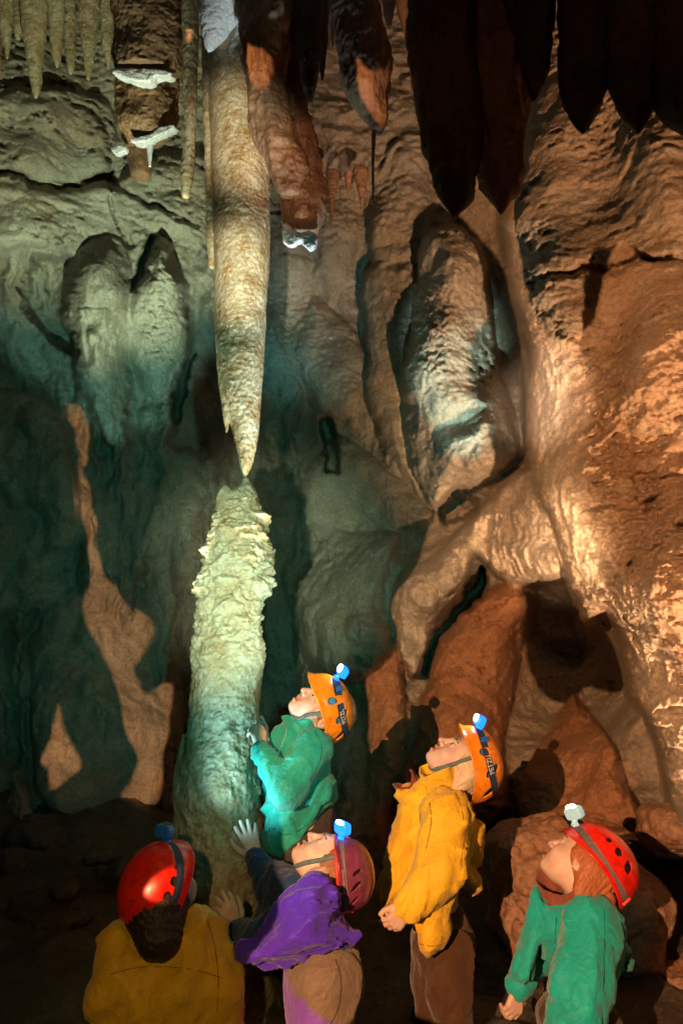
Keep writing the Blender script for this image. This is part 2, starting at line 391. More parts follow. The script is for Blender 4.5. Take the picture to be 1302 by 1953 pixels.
        # fluted flowstone, vertical runnels on pale parts and the lower right
        flut = fbm(q * np.array([1, 1, .16]), 13, 3, 71, ridged=True)
        fw = np.clip(pale, 0, 1) * .022 + rightm * np.clip((Y - 1130) / 60, 0, 1) * .028
        fw = fw + ((X > 860) & (X < 1100) & (Y > 930) & (Y < 1120)) * .03 + ((X > 130) & (X < 225) & (Y > 590) & (Y < 705)) * .035 + ((X > 575) & (X < 770) & (Y > 1000) & (Y < 1310)) * .02
        D = D - fw * flut
        # cauliflower texture on the two knobbly lobes
        knob = 2.2 * np.abs(fbm(q * np.array([1, 1, 1.5]), 22, 3, 81, .6)) - .4
        kw = np.exp(-(((X - 305) / 45) ** 2 + ((Y - 620) / 140) ** 2)) + .8 * np.exp(-(((X - 560) / 60) ** 2 + ((Y - 620) / 110) ** 2)) + np.exp(-(((X - 830) / 70) ** 2 + ((Y - 640) / 130) ** 2))
        D = D - .034 * kw * knob
    global RED_; RED_ = red
    return D, pale, rightm
def axis(lo, a, b, hi, st, co):
    return np.concatenate([np.arange(lo, a, co), np.arange(a, b, st), np.arange(b, hi + 1, co)])
gx = axis(-900, -60, 1362, 2300, 2.6, 16); gy = axis(-520, -60, 2010, 2900, 2.6, 16)
GX, GY = np.meshgrid(gx, gy)
GD, GP, GR = wall_depth(GX, GY)
# beyond the frame the rock closes round the chamber
wall = mk('cave_wall', P(GX, GY, GD).reshape(-1, 3), grid_faces(len(gx), len(gy)), None or M['wall'], attrs={'pale': GP.ravel(), 'tan': GR.ravel(), 'iron': RED_.ravel()})
tag(wall, kind='structure')
# wall material: attribute-driven mineral differences
def wall_mat():
    t = NT('cave_wall_limestone'); p = t.pos()
    a = t.noise(p, 1.7, 8, .65, .5); b = t.noise(p, 7, 8, .7, .3); c = t.noise(p, 60, 5, .7)
    at = t.n("ShaderNodeAttribute"); at.attribute_name = 'pale'; an = t.n("ShaderNodeAttribute"); an.attribute_name = 'tan'
    col = t.mix(t.ramp(a, [(.38, (0, 0, 0)), (.64, (1, 1, 1))]), (.40, .36, .29), (.27, .24, .19))
    tan = t.mix(t.ramp(a, [(.38, (0, 0, 0)), (.64, (1, 1, 1))]), (.50, .37, .26), (.38, .26, .16))
    col = t.mix(an.outputs["Fac"], col, tan)
    col = t.mix(t.ramp(b, [(.52, (0, 0, 0)), (.72, (1, 1, 1))]), col, (.50, .43, .33))
    ai = t.n("ShaderNodeAttribute"); ai.attribute_name = 'iron'
    col = t.mix(t.math('MULTIPLY', ai.outputs["Fac"], .85), col, t.mix(b, (.52, .24, .11), (.40, .20, .10)))
    col = t.mix(at.outputs["Fac"], col, (.66, .60, .50))
    col = t.mix(t.math('MULTIPLY', t.ramp(t.noise(p, 3.1, 6, .7), [(.55, (0, 0, 0)), (.70, (1, 1, 1))]), .6), col, (.30, .17, .08))
    col = t.mix(.6, col, t.ramp(c, [(.30, (.35, .35, .35)), (.60, (1, 1, 1))]), 'MULTIPLY')
    t.l(col, t.b.inputs["Base Color"])
    t.l(t.ramp(b, [(.3, (.42,) * 3), (.7, (.85,) * 3)]), t.b.inputs["Roughness"]); t.b.inputs["Specular IOR Level"].default_value = .22
    n = t.bump(t.noise(p, 22, 8, .72, .3), .9, .024); n = t.bump(c, .7, .007, n)
    v = t.n("ShaderNodeTexVoronoi"); v.inputs["Scale"].default_value = 34; t.l(p, v.inputs["Vector"]); n = t.bump(v.outputs["Distance"], .2, .006, n)
    t.l(n, t.b.inputs["Normal"]); return t.m
wall.data.materials[0] = wall_mat()

# floor: muddy rubble slope rising to the wall
def floor_z(x, y):
    b = .10 + .14 * np.clip(y, -2, 3.2) + .28 * np.clip(y - 3.2, 0, 3) + .12 * np.clip(-x - .6, 0, 3)
    q = np.stack([x, y, x * 0], -1)
    return b + .07 * fbm(q, 1.3, 3, 101) + .05 * fbm(q, 4, 3, 103, ridged=True)
fx, fy = np.meshgrid(np.arange(-5, 5.01, .03), np.arange(-4, 6.2, .03))
fz = floor_z(fx, fy) + .012 * fbm(np.stack([fx, fy, fx * 0], -1), 14, 3, 105, ridged=True)
tag(mk('cave_floor', np.stack([fx, fy, fz], -1).reshape(-1, 3), grid_faces(fx.shape[1], fx.shape[0]), M['mud']), kind='structure')
# ceiling: slopes up towards the wall, above the top of the view
def ceil_z(x, y): return np.where(y < 1.6, 3.72, 3.72 + 1.1 * (y - 1.6))
cx_, cy_ = np.meshgrid(np.arange(-5, 5.01, .06), np.arange(-4, 6.5, .06))
cz_ = ceil_z(cx_, cy_) + .12 * fbm(np.stack([cx_, cy_, cx_ * 0], -1), 1.1, 4, 111) + .15
tag(mk('cave_ceiling', np.stack([cx_, cy_, cz_], -1).reshape(-1, 3), grid_faces(cx_.shape[1], cx_.shape[0])[:, ::-1], M['wall']), kind='structure')

# ------------------------------------------------------------------ dripstone
def loft(prof, d, nu=96, step=2.0, rough=.01, flute=0, flfreq=9, seed=0, depth_scale=1.0, ledge=0, fine=.003, yflat=None, tilt=0, dy=None, shear=0):
    """prof rows (photo y, left x, right x): a round pendant of that outline at distance d"""
    a = np.array(prof, float); ys = np.arange(a[0, 0], a[-1, 0] + .01, step)
    if a[-1, 0] - ys[-1] > .2: ys = np.append(ys, a[-1, 0])
    sp = smooth_poly(a, 12, closed=False); sp = sp[np.argsort(sp[:, 0], kind='stable')]
    xl = np.interp(ys, sp[:, 0], sp[:, 1]); xr = np.interp(ys, sp[:, 0], sp[:, 2])
    c = P((xl + xr) / 2, ys, d if dy is None else d + np.interp(ys, *dy)); r = np.abs(P(xr, ys, d) - P(xl, ys, d))[:, 0] / 2
    th = np.linspace(0, 2 * math.pi, nu, endpoint=False)
    ux, uy = np.cos(th), np.sin(th)
    V = np.stack([c[:, None, 0] + r[:, None] * ux, c[:, None, 1] + r[:, None] * uy * depth_scale, np.repeat(c[:, None, 2], nu, 1)], -1)
    n = np.stack([ux, uy, ux * 0], -1)[None]
    q = V + seed * 3.7
    k = np.minimum(1, r / .03)[:, None]
    disp = rough * fbm(q, 9, 4, seed, .55) + fine * fbm(q, 45, 3, seed + 3, .6, ridged=True)
    if flute: disp = disp + flute * fbm(q * np.array([1, 1, .12]), flfreq, 3, seed + 5, ridged=True)
    if ledge: disp = disp + ledge * (fbm(q * np.array([1, 1, 3.2]), 13, 4, seed + 8, .55, ridged=True))
    V = V + n * (disp * k)[..., None]
    if shear: V[..., 2] += (V[..., 1] - c[:, None, 1]) * shear
    if tilt: V[..., 2] += (V[..., 0] - c[:, None, 0]) * tilt
    V = V.reshape(-1, 3); Fq = grid_faces(nu, len(ys), wrap=True)[:, ::-1]
    top, bot = V[:nu].mean(0), V[-nu:].mean(0); N = len(V)
    V = np.concatenate([V, [top, bot]]); j = np.arange(nu); jn = (j + 1) % nu
    T1 = np.stack([np.full(nu, N), jn, j], -1)[:, ::-1]; b = (len(ys) - 1) * nu
    T2 = np.stack([np.full(nu, N + 1), b + j, b + jn], -1)[:, ::-1]
    return V, [Fq, np.concatenate([T1, T2])]

st = loft([(-90,392,520),(60,396,508),(150,400,506),(300,404,513),(450,408,513),(550,411,508),(650,413,503),(750,421,497),(800,437,494),(850,452,488),(890,458,479),(909,464,470)], 3.0, 200, 1.6, .006, .005, 5, 2, fine=.0016)
st2 = loft([(-80,380,415),(200,388,412),(420,394,414),(500,398,412),(512,402,408)], 3.02, 48, 2, .006, .004, seed=5)
st3 = loft([(640,411,440),(740,420,442),(790,425,440),(824,431,434)], 2.97, 40, 1.6, .003, seed=6)
o = mk('stalactite', *join([st, st2, st3]), M['ochre'])
tag(o, 'long golden spear shaped stalactite whose tip almost touches the tall stalagmite', 'stalactite', 'stalactites hanging from the cave roof')

sg1 = loft([(912,464,472),(922,460,477),(934,448,486),(950,428,492),(975,412,500),(1005,401,509),(1050,395,520),(1090,384,519),(1130,379,509),(1160,372,504),(1190,375,498),(1250,370,505),(1300,368,500),(1350,364,495),(1400,361,492),(1450,352,492),(1500,345,495),(1600,342,498),(1700,338,502),(1850,330,515),(2050,300,545),(2250,270,580)], 3.02, 256, 1.5, .010, .003, 8, 12, ledge=.0, fine=.003)
V, Fq = sg1
z = V[:, 2]; w = np.clip((z - zpx(1330, 3.02)) / .35, .12, 1); cxy = P(435, 1200, 3.02)
nn = V - np.array([cxy[0], 3.02, 0]); nn[:, 2] = 0; nn /= np.linalg.norm(nn, axis=1, keepdims=True) + 1e-9
lg = 2.4 * np.abs(fbm(V * np.array([1, 1, 2.0]), 7, 5, 131, .55)) - .5; lg2 = 2.2 * np.abs(fbm(V * np.array([1, 1, 1.2]), 19, 4, 137, .55)) - .4
low = np.clip((zpx(1300, 3.02) - z) / .2, 0, 1)
w = w * np.clip((zpx(905, 3.02) - z) / .16, .15, 1)
V = V + nn * (w * (.026 * lg + .014 * lg2) + low * .016 * fbm(V, 20, 4, 139))[:, None]
sg2 = loft([(926,426,436),(940,416,446),(975,410,470)], 3.0, 48, 2, .006, seed=15)
sg3 = loft([(1400,352,372),(1440,342,392),(1490,334,420),(1600,330,430),(1750,325,450),(2100,290,480)], 3.06, 96, 3, .014, .01, seed=16)
o = mk('stalagmite', *join([(V, Fq), sg2, sg3]), M['pale'])
tag(o, 'tall knobbly pale green stalagmite lit by headlamps, the children lean on it', 'stalagmite')

HANG = 'stalactites hanging from the cave roof'
def hang(label, prof, d, mat, **kw):
    o = mk('stalactite', *loft(prof, d, **kw), M[mat]); tag(o, label, 'stalactite', HANG); return o
def chip(e, poly, d, T, mat='white', name='broken_face'):
    Q = smooth_poly(poly, 4); pl = P(Q[:, 0], Q[:, 1], d)[:, [0, 2]]; z0 = pl[:, 1].mean()
    def f(p):
        zz = p[:, 2] - .55 * (p[:, 1] - d); d2 = poly_sdf(p[:, 0], zz, pl)
        return np.maximum(d2, (np.abs(p[:, 1] - d) - T)) - .006 * fbm(p, 22, 3, 5) 
    lo = [pl[:, 0].min() - .03, d - T - .03, pl[:, 1].min() - .03 - .55 * T]; hi = [pl[:, 0].max() + .03, d + T + .03, pl[:, 1].max() + .03 + .55 * T]
    V, Fq = mesh_sdf(f, lo, hi, .006); N = vnormals(V, Fq); V = V + N * (.005 * fbm(V, 50, 3, 9, .6, ridged=True))[:, None]
    return mk(name, V, Fq, M[mat], e)
def parented(label, parts):
    e = empty('stalactite', parts[0][0]); tag(e, label, 'stalactite', HANG); return e

# thick broken brown ones at the upper left, with fresh white breaks
def broken_stal(label, prof, d, seed, chips):
    e = empty('stalactite', P((prof[0][1] + prof[0][2]) / 2, prof[0][0], d)); tag(e, label, 'stalactite', HANG)
    mk('shaft', *loft(prof, d, 160, 2, .022, .030, 6, seed, fine=.007, shear=.5), M['dark'], e)
    for c, dd, T in chips: chip(e, c, dd, T)
    return e
broken_stal('thick brown snapped stalactite with a flat white broken end, upper left', [(-90,216,352),(0,220,349),(60,224,346),(110,226,340),(138,232,336)], 3.2, 21, [([(220,143),(248,137),(326,144),(322,150),(300,150),(291,161),(262,160),(240,151)], 3.14, .05)])
broken_stal('brown stalactite stump with a slanting white break below the thick snapped one', [(-60,240,330),(140,232,336),(200,228,338),(240,230,334),(262,238,322),(276,244,300)], 3.5, 22, [([(258,270),(290,262),(312,248),(336,244),(322,256),(298,266),(284,274),(262,277)], 3.42, .05), ([(219,283),(230,279),(243,281),(240,291),(226,296),(219,291)], 3.44, .03)])
hang('small white dripstone peg under the slanting break', [(240,278,294),(280,280,292),(318,284,288)], 3.45, 'white', nu=32, rough=.004, seed=23)
hang('dark stump with a white chip between the slanting break and the mottled rod', [(180,236,292),(290,242,290),(332,250,286),(340,262,278)], 3.75, 'dark', nu=64, rough=.012, seed=24)
hang('slim mottled cream stalactite rod just left of the golden spear', [(-80,346,382),(100,350,378),(250,352,373),(330,346,368),(372,347,362),(378,351,358)], 3.1, 'pale', nu=72, rough=.006, flute=.004, seed=25)
hang('bluish white stalactite knob at the top edge above the golden spear', [(-90,366,500),(-10,372,484),(30,380,462),(60,385,435),(85,390,412),(97,396,402)], 2.85, 'white', nu=96, rough=.012, flute=.008, seed=26)
hang('small curled white dripstone below the bluish knob', [(60,440,470),(120,428,450),(150,420,436),(162,424,428)], 2.9, 'white', nu=40, rough=.006, seed=27)
# dark brown curtain cluster in the middle
e = empty('stalactite', P(540, -90, 2.75)); tag(e, 'ragged red brown stalactite curtain with a white broken tip, right of the golden spear', 'stalactite', HANG)
mk('shaft', *join([loft([(-90,455,560),(60,461,560),(100,462,548),(180,482,548),(260,503,556),(320,525,566),(372,540,560)], 2.75, 160, 2, .026, .050, 7, 31, fine=.006),
                   loft([(-90,530,612),(80,520,600),(200,528,584),(320,538,600),(380,540,616),(430,544,612),(440,552,600)], 2.85, 160, 2, .026, .040, 7, 32, fine=.006)]), M['dark'], e)
chip(e, [(541,432),(552,430),(560,440),(575,448),(590,444),(603,452),(601,470),(592,478),(583,470),(572,462),(558,470),(546,466),(541,455)], 2.80, .035)
hang('short black stalactite blade in front of the brown curtain', [(-90,566,612),(60,572,610),(150,578,606),(197,588,594)], 2.6, 'black', nu=64, rough=.008, flute=.012, seed=33)
e = empty('stalactite', P(694, -90, 2.9)); tag(e, 'club shaped brown stalactite with a thin dripping tail, top centre', 'stalactite', HANG)
mk('shaft', *loft([(-90,606,700),(-20,620,712),(40,645,728),(110,655,746),(165,665,743),(205,690,738),(230,706,732),(250,714,727)], 2.9, 140, 2, .026, .024, 6, 34, fine=.005), M['dark'], e)
mk('drip_tail', *loft([(240,708,718),(300,708,714),(360,709,713),(388,710,712)], 2.9, 20, 3, .001, seed=35), M['dark'], e)
hang('slender brown stalactite between the curtain and the club shaped one', [(-90,600,640),(0,610,636),(60,618,632),(98,623,627)], 3.4, 'dark', nu=48, rough=.008, flute=.01, seed=36)
hang('small pointed black stalactite left of the great black pair', [(-90,752,796),(10,756,790),(40,763,782),(64,770,775)], 2.4, 'black', nu=48, rough=.004, seed=37)
# great black ones
hang('broad black stalactite, left one of the great pair', [(-90,795,905),(100,799,903),(200,806,904),(280,816,900),(340,835,893),(385,852,882),(414,863,870)], 2.0, 'black', nu=140, rough=.022, flute=.040, seed=41)
hang('broad black stalactite with ochre ribs, right one of the great pair', [(-90,880,1002),(100,884,1002),(210,896,998),(300,915,988),(350,932,978),(390,946,966),(407,952,958)], 2.08, 'dark', nu=140, rough=.022, flute=.045, seed=42)
hang('tapered black stalactite just right of the great pair', [(-90,950,1056),(0,968,1052),(80,988,1048),(140,999,1040),(175,1008,1028),(192,1015,1020)], 1.95, 'black', nu=90, rough=.018, flute=.02, seed=43)
hang('smooth blunt black stalactite, middle of the upper right group', [(-90,1070,1172),(60,1071,1162),(140,1072,1158),(180,1079,1148),(222,1096,1130),(244,1104,1118),(254,1109,1113)], 1.9, 'black', nu=90, rough=.018, flute=.02, seed=44)
hang('black stalactite with a lopsided point, second from the right edge', [(-90,1150,1270),(60,1156,1262),(130,1162,1254),(180,1176,1243),(215,1192,1234),(240,1206,1226),(254,1213,1219)], 1.85, 'black', nu=90, rough=.02, flute=.02, seed=45)
hang('huge black stalactite cut off by the right edge of the picture', [(-90,1236,1480),(60,1238,1460),(150,1246,1430),(190,1262,1410),(225,1290,1380),(250,1320,1350)], 1.8, 'black', nu=110, rough=.01, flute=.01, seed=46)
# small ones in the top left alcove
for k, (lab, pr, d) in enumerate([
 ('short grey stalactite with a blunt tip, largest in the top left alcove', [(-60,38,92),(60,46,86),(130,56,80),(170,62,76),(187,67,71)], 4.05),
 ('leftmost thin wet stalactite stub at the top left corner', [(-60,-6,26),(60,2,22),(100,10,18),(112,13,15)], 4.0),
 ('thin stalactite beside the left corner stub', [(-60,22,44),(50,26,42),(75,32,38)], 4.1),
 ('pale stalactite with bluish tip right of the blunt grey one', [(-60,92,124),(60,96,120),(110,102,116),(128,107,111)], 4.1),
 ('narrow wet stalactite in the middle of the top left alcove', [(-60,120,146),(80,124,142),(130,130,140),(142,134,137)], 4.2),
 ('ridged stalactite near the right end of the top left alcove', [(-60,150,190),(60,154,184),(120,160,178),(152,166,171)], 4.15),
 ('small stalactite tooth next to the thick snapped one', [(-60,190,220),(80,196,216),(120,203,211),(132,206,208)], 4.2),
 ('thin reddish stalactite straw hanging from the small ledge right of the white broken tip', [(330,622,644),(380,626,638),(420,629,634),(436,630,632)], 4.5)]):
    hang(lab, pr, d, 'red' if k == 7 else ('pale' if k in (0, 3) else 'ochre'), nu=48, rough=.008, flute=.010, seed=50 + k)

for k, (lab, pr, d) in enumerate([
 ('hair thin brown straw left of the club shaped stalactite', [(-60,628,640),(60,631,637),(92,633,635)], 3.0),
 ('short brown drip between the club and the small black point', [(-60,728,756),(20,734,750),(52,740,744)], 3.1),
 ('tiny straw on the lit wall under the brown curtain', [(330,655,672),(350,658,668),(376,662,664)], 4.5),
 ('short stub in the row under the lit alcove, top centre', [(325,676,700),(355,682,696),(392,689,692)], 4.5),
 ('dark fang tucked between the brown curtain and the black blade', [(-60,600,628),(60,604,624),(130,610,618),(152,613,616)], 2.9),
 ('thin dark needle beside the first great black stalactite', [(-60,776,800),(60,780,796),(150,786,794),(176,789,792)], 2.3),
 ('ribbed stump at the far top left behind the corner stub', [(-60,-30,4),(80,-26,2),(140,-18,0)], 4.2)]):
    hang(lab, pr, d, 'red' if k in (2, 3, 6) else 'dark', nu=56, rough=.014, flute=.014, seed=70 + k)

# ------------------------------------------------------------------ boulders and flowstone masses
def boulder(label, poly, d, T, R, mat, name='boulder', seed=0, amp=.03, h=.012, cat='boulder'):
    """outline in photo pixels, standing d metres away, T metres half thickness"""
    Q = smooth_poly(poly, 6); W3 = P(Q[:, 0], Q[:, 1], d); pl = W3[:, [0, 2]]
    lo = np.array([pl[:, 0].min() - .06, d - T - .08, pl[:, 1].min() - .06]); hi = np.array([pl[:, 0].max() + .06, d + T + .08, pl[:, 1].max() + .06])
    def f(p):
        k = d / p[:, 1]                                   # straight extrusion, not a cone
        d2 = poly_sdf(p[:, 0], p[:, 2], pl)
        t = np.clip(-d2 / R, 0, 1); hh = T * np.sqrt(1 - (1 - t) ** 2 + 1e-9); w = np.abs(p[:, 1] - d) - hh
        return np.where(d2 > 0, np.hypot(d2, np.maximum(np.abs(p[:, 1] - d), 0)), w * .6) - amp * fbm(p, 4.5, 4, seed, .55)
    V, Fq = mesh_sdf(f, lo, hi, h); N = vnormals(V, Fq)
    V = V + N * (.045 * np.abs(fbm(V, 7, 5, seed + 2, .6)) + .008 * fbm(V, 26, 3, seed + 4))[:, None]
    return tag(mk(name, V, Fq, M[mat]), label, cat)
boulder('reddish flowstone boulder behind the child in the teal jacket', [(930,1600),(1000,1570),(1060,1560),(1120,1600),(1200,1640),(1262,1700),(1258,1800),(1215,1868),(1120,1850),(1060,1900),(990,1820),(955,1800),(935,1700)], 3.45, .30, .22, 'red', 'flowstone_boulder', 201, .07, .009)
boulder('pale rounded rock at the right edge above the low ledge', [(1226,1545),(1262,1536),(1330,1540),(1400,1580),(1390,1640),(1300,1625),(1240,1610),(1222,1580)], 3.5, .2, .12, 'red', 'rock', 202, .03, .012)
boulder('low tan ledge at the lower right corner', [(1215,1830),(1290,1850),(1340,1820),(1420,1850),(1420,2000),(1290,1960),(1240,1920),(1262,1870)], 3.3, .25, .14, 'red', 'rock', 203, .04, .014)
for k, (lab, c, rx, ry, d) in enumerate([('small round grey rock behind the red helmet on the left', (190,1630), 22, 18, 3.7), ('knobbly dark boulder at the lower left edge', (40,1665), 60, 40, 3.9),
    ('long low dark rock in the lower left corner', (90,1745), 75, 40, 3.6), ('small stone on the dark slope left of the yellow jacket', (125,1700), 20, 16, 3.5),
    ('flat dark stone near the bottom left corner', (30,1780), 60, 24, 3.5), ('dim boulder close behind the left red helmet', (240,1660), 45, 30, 3.9),
    ('dark boulder at the far left below the pointed warm patch', (60,1600), 55, 30, 4.1)]):
    th = np.linspace(0, 2 * math.pi, 9, endpoint=False); rr = 1 + .18 * np.sin(th * 3 + k) 
    boulder(lab, [(c[0] + rx * r * math.cos(t), c[1] + ry * r * math.sin(t)) for t, r in zip(th, rr)], d, .10 + ry * .002, .08, 'mud', 'boulder', 210 + k, .03, .012)
# ------------------------------------------------------------------ added gobo behind the camera, its holes shape the warm lantern's light
WARM_LIT = [
 ([(590,-200),(560,20),(470,60),(500,200),(540,330),(560,352),(620,350),(660,352),(700,395),(715,385),(735,290),(768,250),(812,262),(842,380),(900,450),(955,520),(985,640),(1002,850),(950,925),(860,955),(830,985),(790,1080),(742,1150),(755,1230),(690,1305),(685,1340),(705,1450),(740,1640),(800,1720),(900,1900),(2200,2000),(2200,-200)], None),
 ([(128,770),(160,780),(176,850),(168,915),(190,1000),(198,1100),(215,1108),(240,1150),(288,1180),(290,1225),(262,1272),(268,1300),(276,1330),(300,1400),(318,1480),(300,1542),(262,1535),(225,1518),(262,1485),(266,1440),(240,1400),(230,1320),(192,1230),(155,1160),(178,1100),(165,1000),(150,930),(158,870)], None),
 ([(95,1268),(115,1330),(135,1400),(160,1455),(158,1472),(128,1490),(105,1517),(98,1470),(86,1455),(108,1380)], None),
 ([(290,1318),(328,1294),(332,1320),(322,1400),(312,1432),(280,1385),(296,1340)], None),
 ([(296,1700),(330,1660),(358,1640),(366,1690),(352,1730),(320,1722)], 2.45),
 ([(815,1400),(870,1375),(950,1420),(950,1500),(905,1560),(905,1650),(860,1700),(850,1800),(800,1810),(780,1750),(740,1745),(775,1650),(790,1500)], 2.75),
 ([(560,1850),(690,1800),(700,2000),(540,2000)], 2.6),
 ([(655,1620),(690,1590),(725,1600),(725,1720),(670,1735),(650,1690)], 2.6),
]
WARM_BLOCK = [([(1020,1112),(1062,1098),(1112,1192),(1145,1200),(1185,1320),(1110,1310),(1060,1340),(1010,1250)], None), ([(440,-300),(450,40),(600,90),(640,-300)], 2.8), ([(630,-300),(640,70),(690,110),(755,120),(765,-300)], 2.9), ([(772,-300),(784,60),(800,250),(850,400),(900,440),(960,430),(1000,300),(1060,240),(1110,290),(1200,290),(1300,340),(1500,380),(1500,-300)], 2.0), ([(380,-300),(372,330),(500,330),(490,-300)], 3.0), ([(310,1250),(310,2100),(520,2100),(510,1250)], 3.0)]
GY0 = -.55
def to_gobo(pts, d):
    q = smooth_poly(pts, 14)
    jit = fbm(np.stack([q[:, 0] / 40, q[:, 1] / 40, q[:, 0] * 0], -1), 1, 3, 301) * 7 + fbm(np.stack([q[:, 0] / 11, q[:, 1] / 11, q[:, 0] * 0], -1), 1, 3, 303) * 5
    q = q + jit[:, None]
    if d is None: dd, _, _ = wall_depth(q[:, 0], q[:, 1], fine=False)
    else: dd = np.full(len(q), d)
    w = P(q[:, 0], q[:, 1], dd); t = (GY0 - WARM_POS[1]) / (w[:, 1] - WARM_POS[1])
    g = WARM_POS + (w - WARM_POS) * t[:, None]
    return g[:, [0, 2]]
gp = [to_gobo(p, d) for p, d in WARM_LIT[:4]]; gq = [to_gobo(p, d) for p, d in WARM_LIT[4:]]
gb = [to_gobo(p, d) for p, d in WARM_BLOCK]
gs, gt = np.meshgrid(np.arange(-2.6, .36, .006), np.arange(.3, 3.6, .006), indexing='ij')
gm = np.minimum(np.min([poly_sdf(gs, gt, g) for g in gq], 0), np.maximum(np.min([poly_sdf(gs, gt, g) for g in gp], 0), -np.min([poly_sdf(gs, gt, g) for g in gb], 0)))
def gobo_f(p):
    u = np.clip((p[:, 0] + 2.6) / .006, 0, gm.shape[0] - 2); v = np.clip((p[:, 2] - .3) / .006, 0, gm.shape[1] - 2)
    i, j = u.astype(int), v.astype(int); a, b = u - i, v - j
    d2 = (gm[i, j] * (1 - a) + gm[i + 1, j] * a) * (1 - b) + (gm[i, j + 1] * (1 - a) + gm[i + 1, j + 1] * a) * b
    return np.maximum(-d2, np.abs(p[:, 1] - GY0) - .014)
gV, gF = mesh_sdf(gobo_f, (-2.5, GY0 - .03, .4), (.25, GY0 + .03, 3.5), .006)
o = mk('gobo_sheet', gV, gF, M['dark']); tag(o, 'thin pierced gobo sheet added by the lantern behind the photographer to shape its light', 'light gobo')
# ------------------------------------------------------------------ people: shared anatomy
def nrmz(v): v = np.asarray(v, float); return v / np.linalg.norm(v)
def frame(F, U):
    """columns: forward, left, up"""
    U = nrmz(U); F = np.asarray(F, float); F = nrmz(F - U * (F @ U)); return np.stack([F, np.cross(U, F), U], 1)
def cap(p, a, b, ra, rb):
    ba = b - a; pa = p - a; t = np.clip(pa @ ba / (ba @ ba + 1e-12), 0, 1)
    return np.sqrt(((pa - t[:, None] * ba) ** 2).sum(1)) - (ra + (rb - ra) * t)
def ell(p, c, r, R=None):
    q = p - np.asarray(c, float)
    if R is not None: q = q @ R
    r = np.asarray(r, float); k0 = np.sqrt(((q / r) ** 2).sum(1)); k1 = np.sqrt(((q / r ** 2) ** 2).sum(1)) + 1e-9
    return k0 * (k0 - 1) / k1
def smin(a, b, k): h = np.clip(.5 + .5 * (b - a) / k, 0, 1); return b + (a - b) * h - k * h * (1 - h)
def smax(a, b, k): return -smin(-a, -b, k)
def A3(*v): return np.array(v, float)
def near(p, c, rad, fn):
    d = np.sqrt(((p - c) ** 2).sum(1)) - rad; out = np.maximum(d, 0) + .05; m = d < 0
    if m.any(): out[m] = np.minimum(fn(p[m]), .05 + 0 * out[m])
    return out
def head_sdf(q):
    """child's head, metres: x forward, y left, z up"""
    d = ell(q, (-.014, 0, .030), (.090, .071, .080))
    d = smin(d, ell(q, (.030, 0, -.028), (.054, .053, .070)), .03)
    d = smin(d, ell(q, (.040, 0, -.066), (.040, .037, .028)), .025)
    d = smin(d, ell(q, (.064, 0, -.084), (.018, .018, .014)), .018)
    for s in (1, -1):
        d = smin(d, ell(q, (.050, s * .034, -.034), (.030, .022, .026)), .016)
    d = smin(d, cap(q, A3(.079, -.026, .018), A3(.079, .026, .018), .009, .009), .014)
    for s in (1, -1): d = smax(d, -ell(q, (.093, s * .029, .000), (.018, .017, .011)), .010)
    d = smin(d, cap(q, A3(.082, 0, .008), A3(.100, 0, -.026), .006, .0095), .010)
    for s in (1, -1):
        d = smin(d, ell(q, (.090, s * .010, -.030), (.009, .007, .007)), .004)
        d = smax(d, -ell(q, (.097, s * .006, -.037), (.004, .003, .004)), .003)
        d = smin(d, cap(q, A3(.076, s * .018, .0065), A3(.074, s * .040, .005), .0045, .003), .004)   # lids
        d = smin(d, cap(q, A3(.076, s * .018, -.0085), A3(.074, s * .040, -.007), .004, .003), .004)
        e = ell(q, (-.012, s * .075, -.012), (.019, .007, .029)); e = smax(e, -ell(q, (-.006, s * .083, -.010), (.010, .006, .018)), .004)
        d = smin(d, e, .004)
    for s in (1, -1):
        d = smin(d, cap(q, A3(.089, 0, -.0505), A3(.079, s * .020, -.0555), .0052, .003), .005)
        d = smin(d, cap(q, A3(.087, 0, -.0665), A3(.078, s * .018, -.0610), .0060, .003), .005)
    return smax(d, -ell(q, (.092, 0, -.0585), (.020, .014, .0045)), .003)
def hand_sdf(q, side, curl, spread, thumb):
    """wrist at origin, x to the fingers, z back of the hand, thumb at side*y"""
    kn = [(.064, .022), (.068, .007), (.066, -.008), (.060, -.022)]; ln = [.050, .056, .052, .041]
    d = cap(q, A3(-.03, 0, 0), A3(.004, 0, 0), .021, .019)
    for (kx, ky), L, cu in zip(kn, ln, curl):
        ky *= side; d = smin(d, cap(q, A3(.002, ky * .55, 0), A3(kx, ky, 0), .0115, .0092), .011)
    for i, ((kx, ky), L, cu) in enumerate(zip(kn, ln, curl)):
        ky *= side; a = spread * (1.5 - i) * side; c0 = A3(kx, ky, .001); an = 0; r = .0083 - .0006 * (i == 3)
        fd = cap(q, c0 - A3(.01, 0, 0), c0, r, r)
        for k, (f, w) in enumerate(((.45, .9), (.30, 1.1), (.25, .7))):
            an += cu * w; c1 = c0 + L * f * A3(math.cos(an) * math.cos(a), math.cos(an) * math.sin(a), -math.sin(an))
            fd = np.minimum(fd, cap(q, c0, c1, r, r * .93)); c0 = c1; r *= .93
        d = smin(d, fd, .0035)
    t0, t1 = A3(.012, side * .018, -.004), A3(.036, side * (.030 + .014 * thumb), -.010)
    t2 = A3(.060, side * (.036 + .022 * thumb), -.018); t3 = A3(.076, side * (.034 + .026 * thumb), -.024)
    f = smin(cap(q, t0, t1, .013, .0105), np.minimum(cap(q, t1, t2, .0098, .0085), cap(q, t2, t3, .0085, .0075)), .004)
    return smin(d, f, .006)

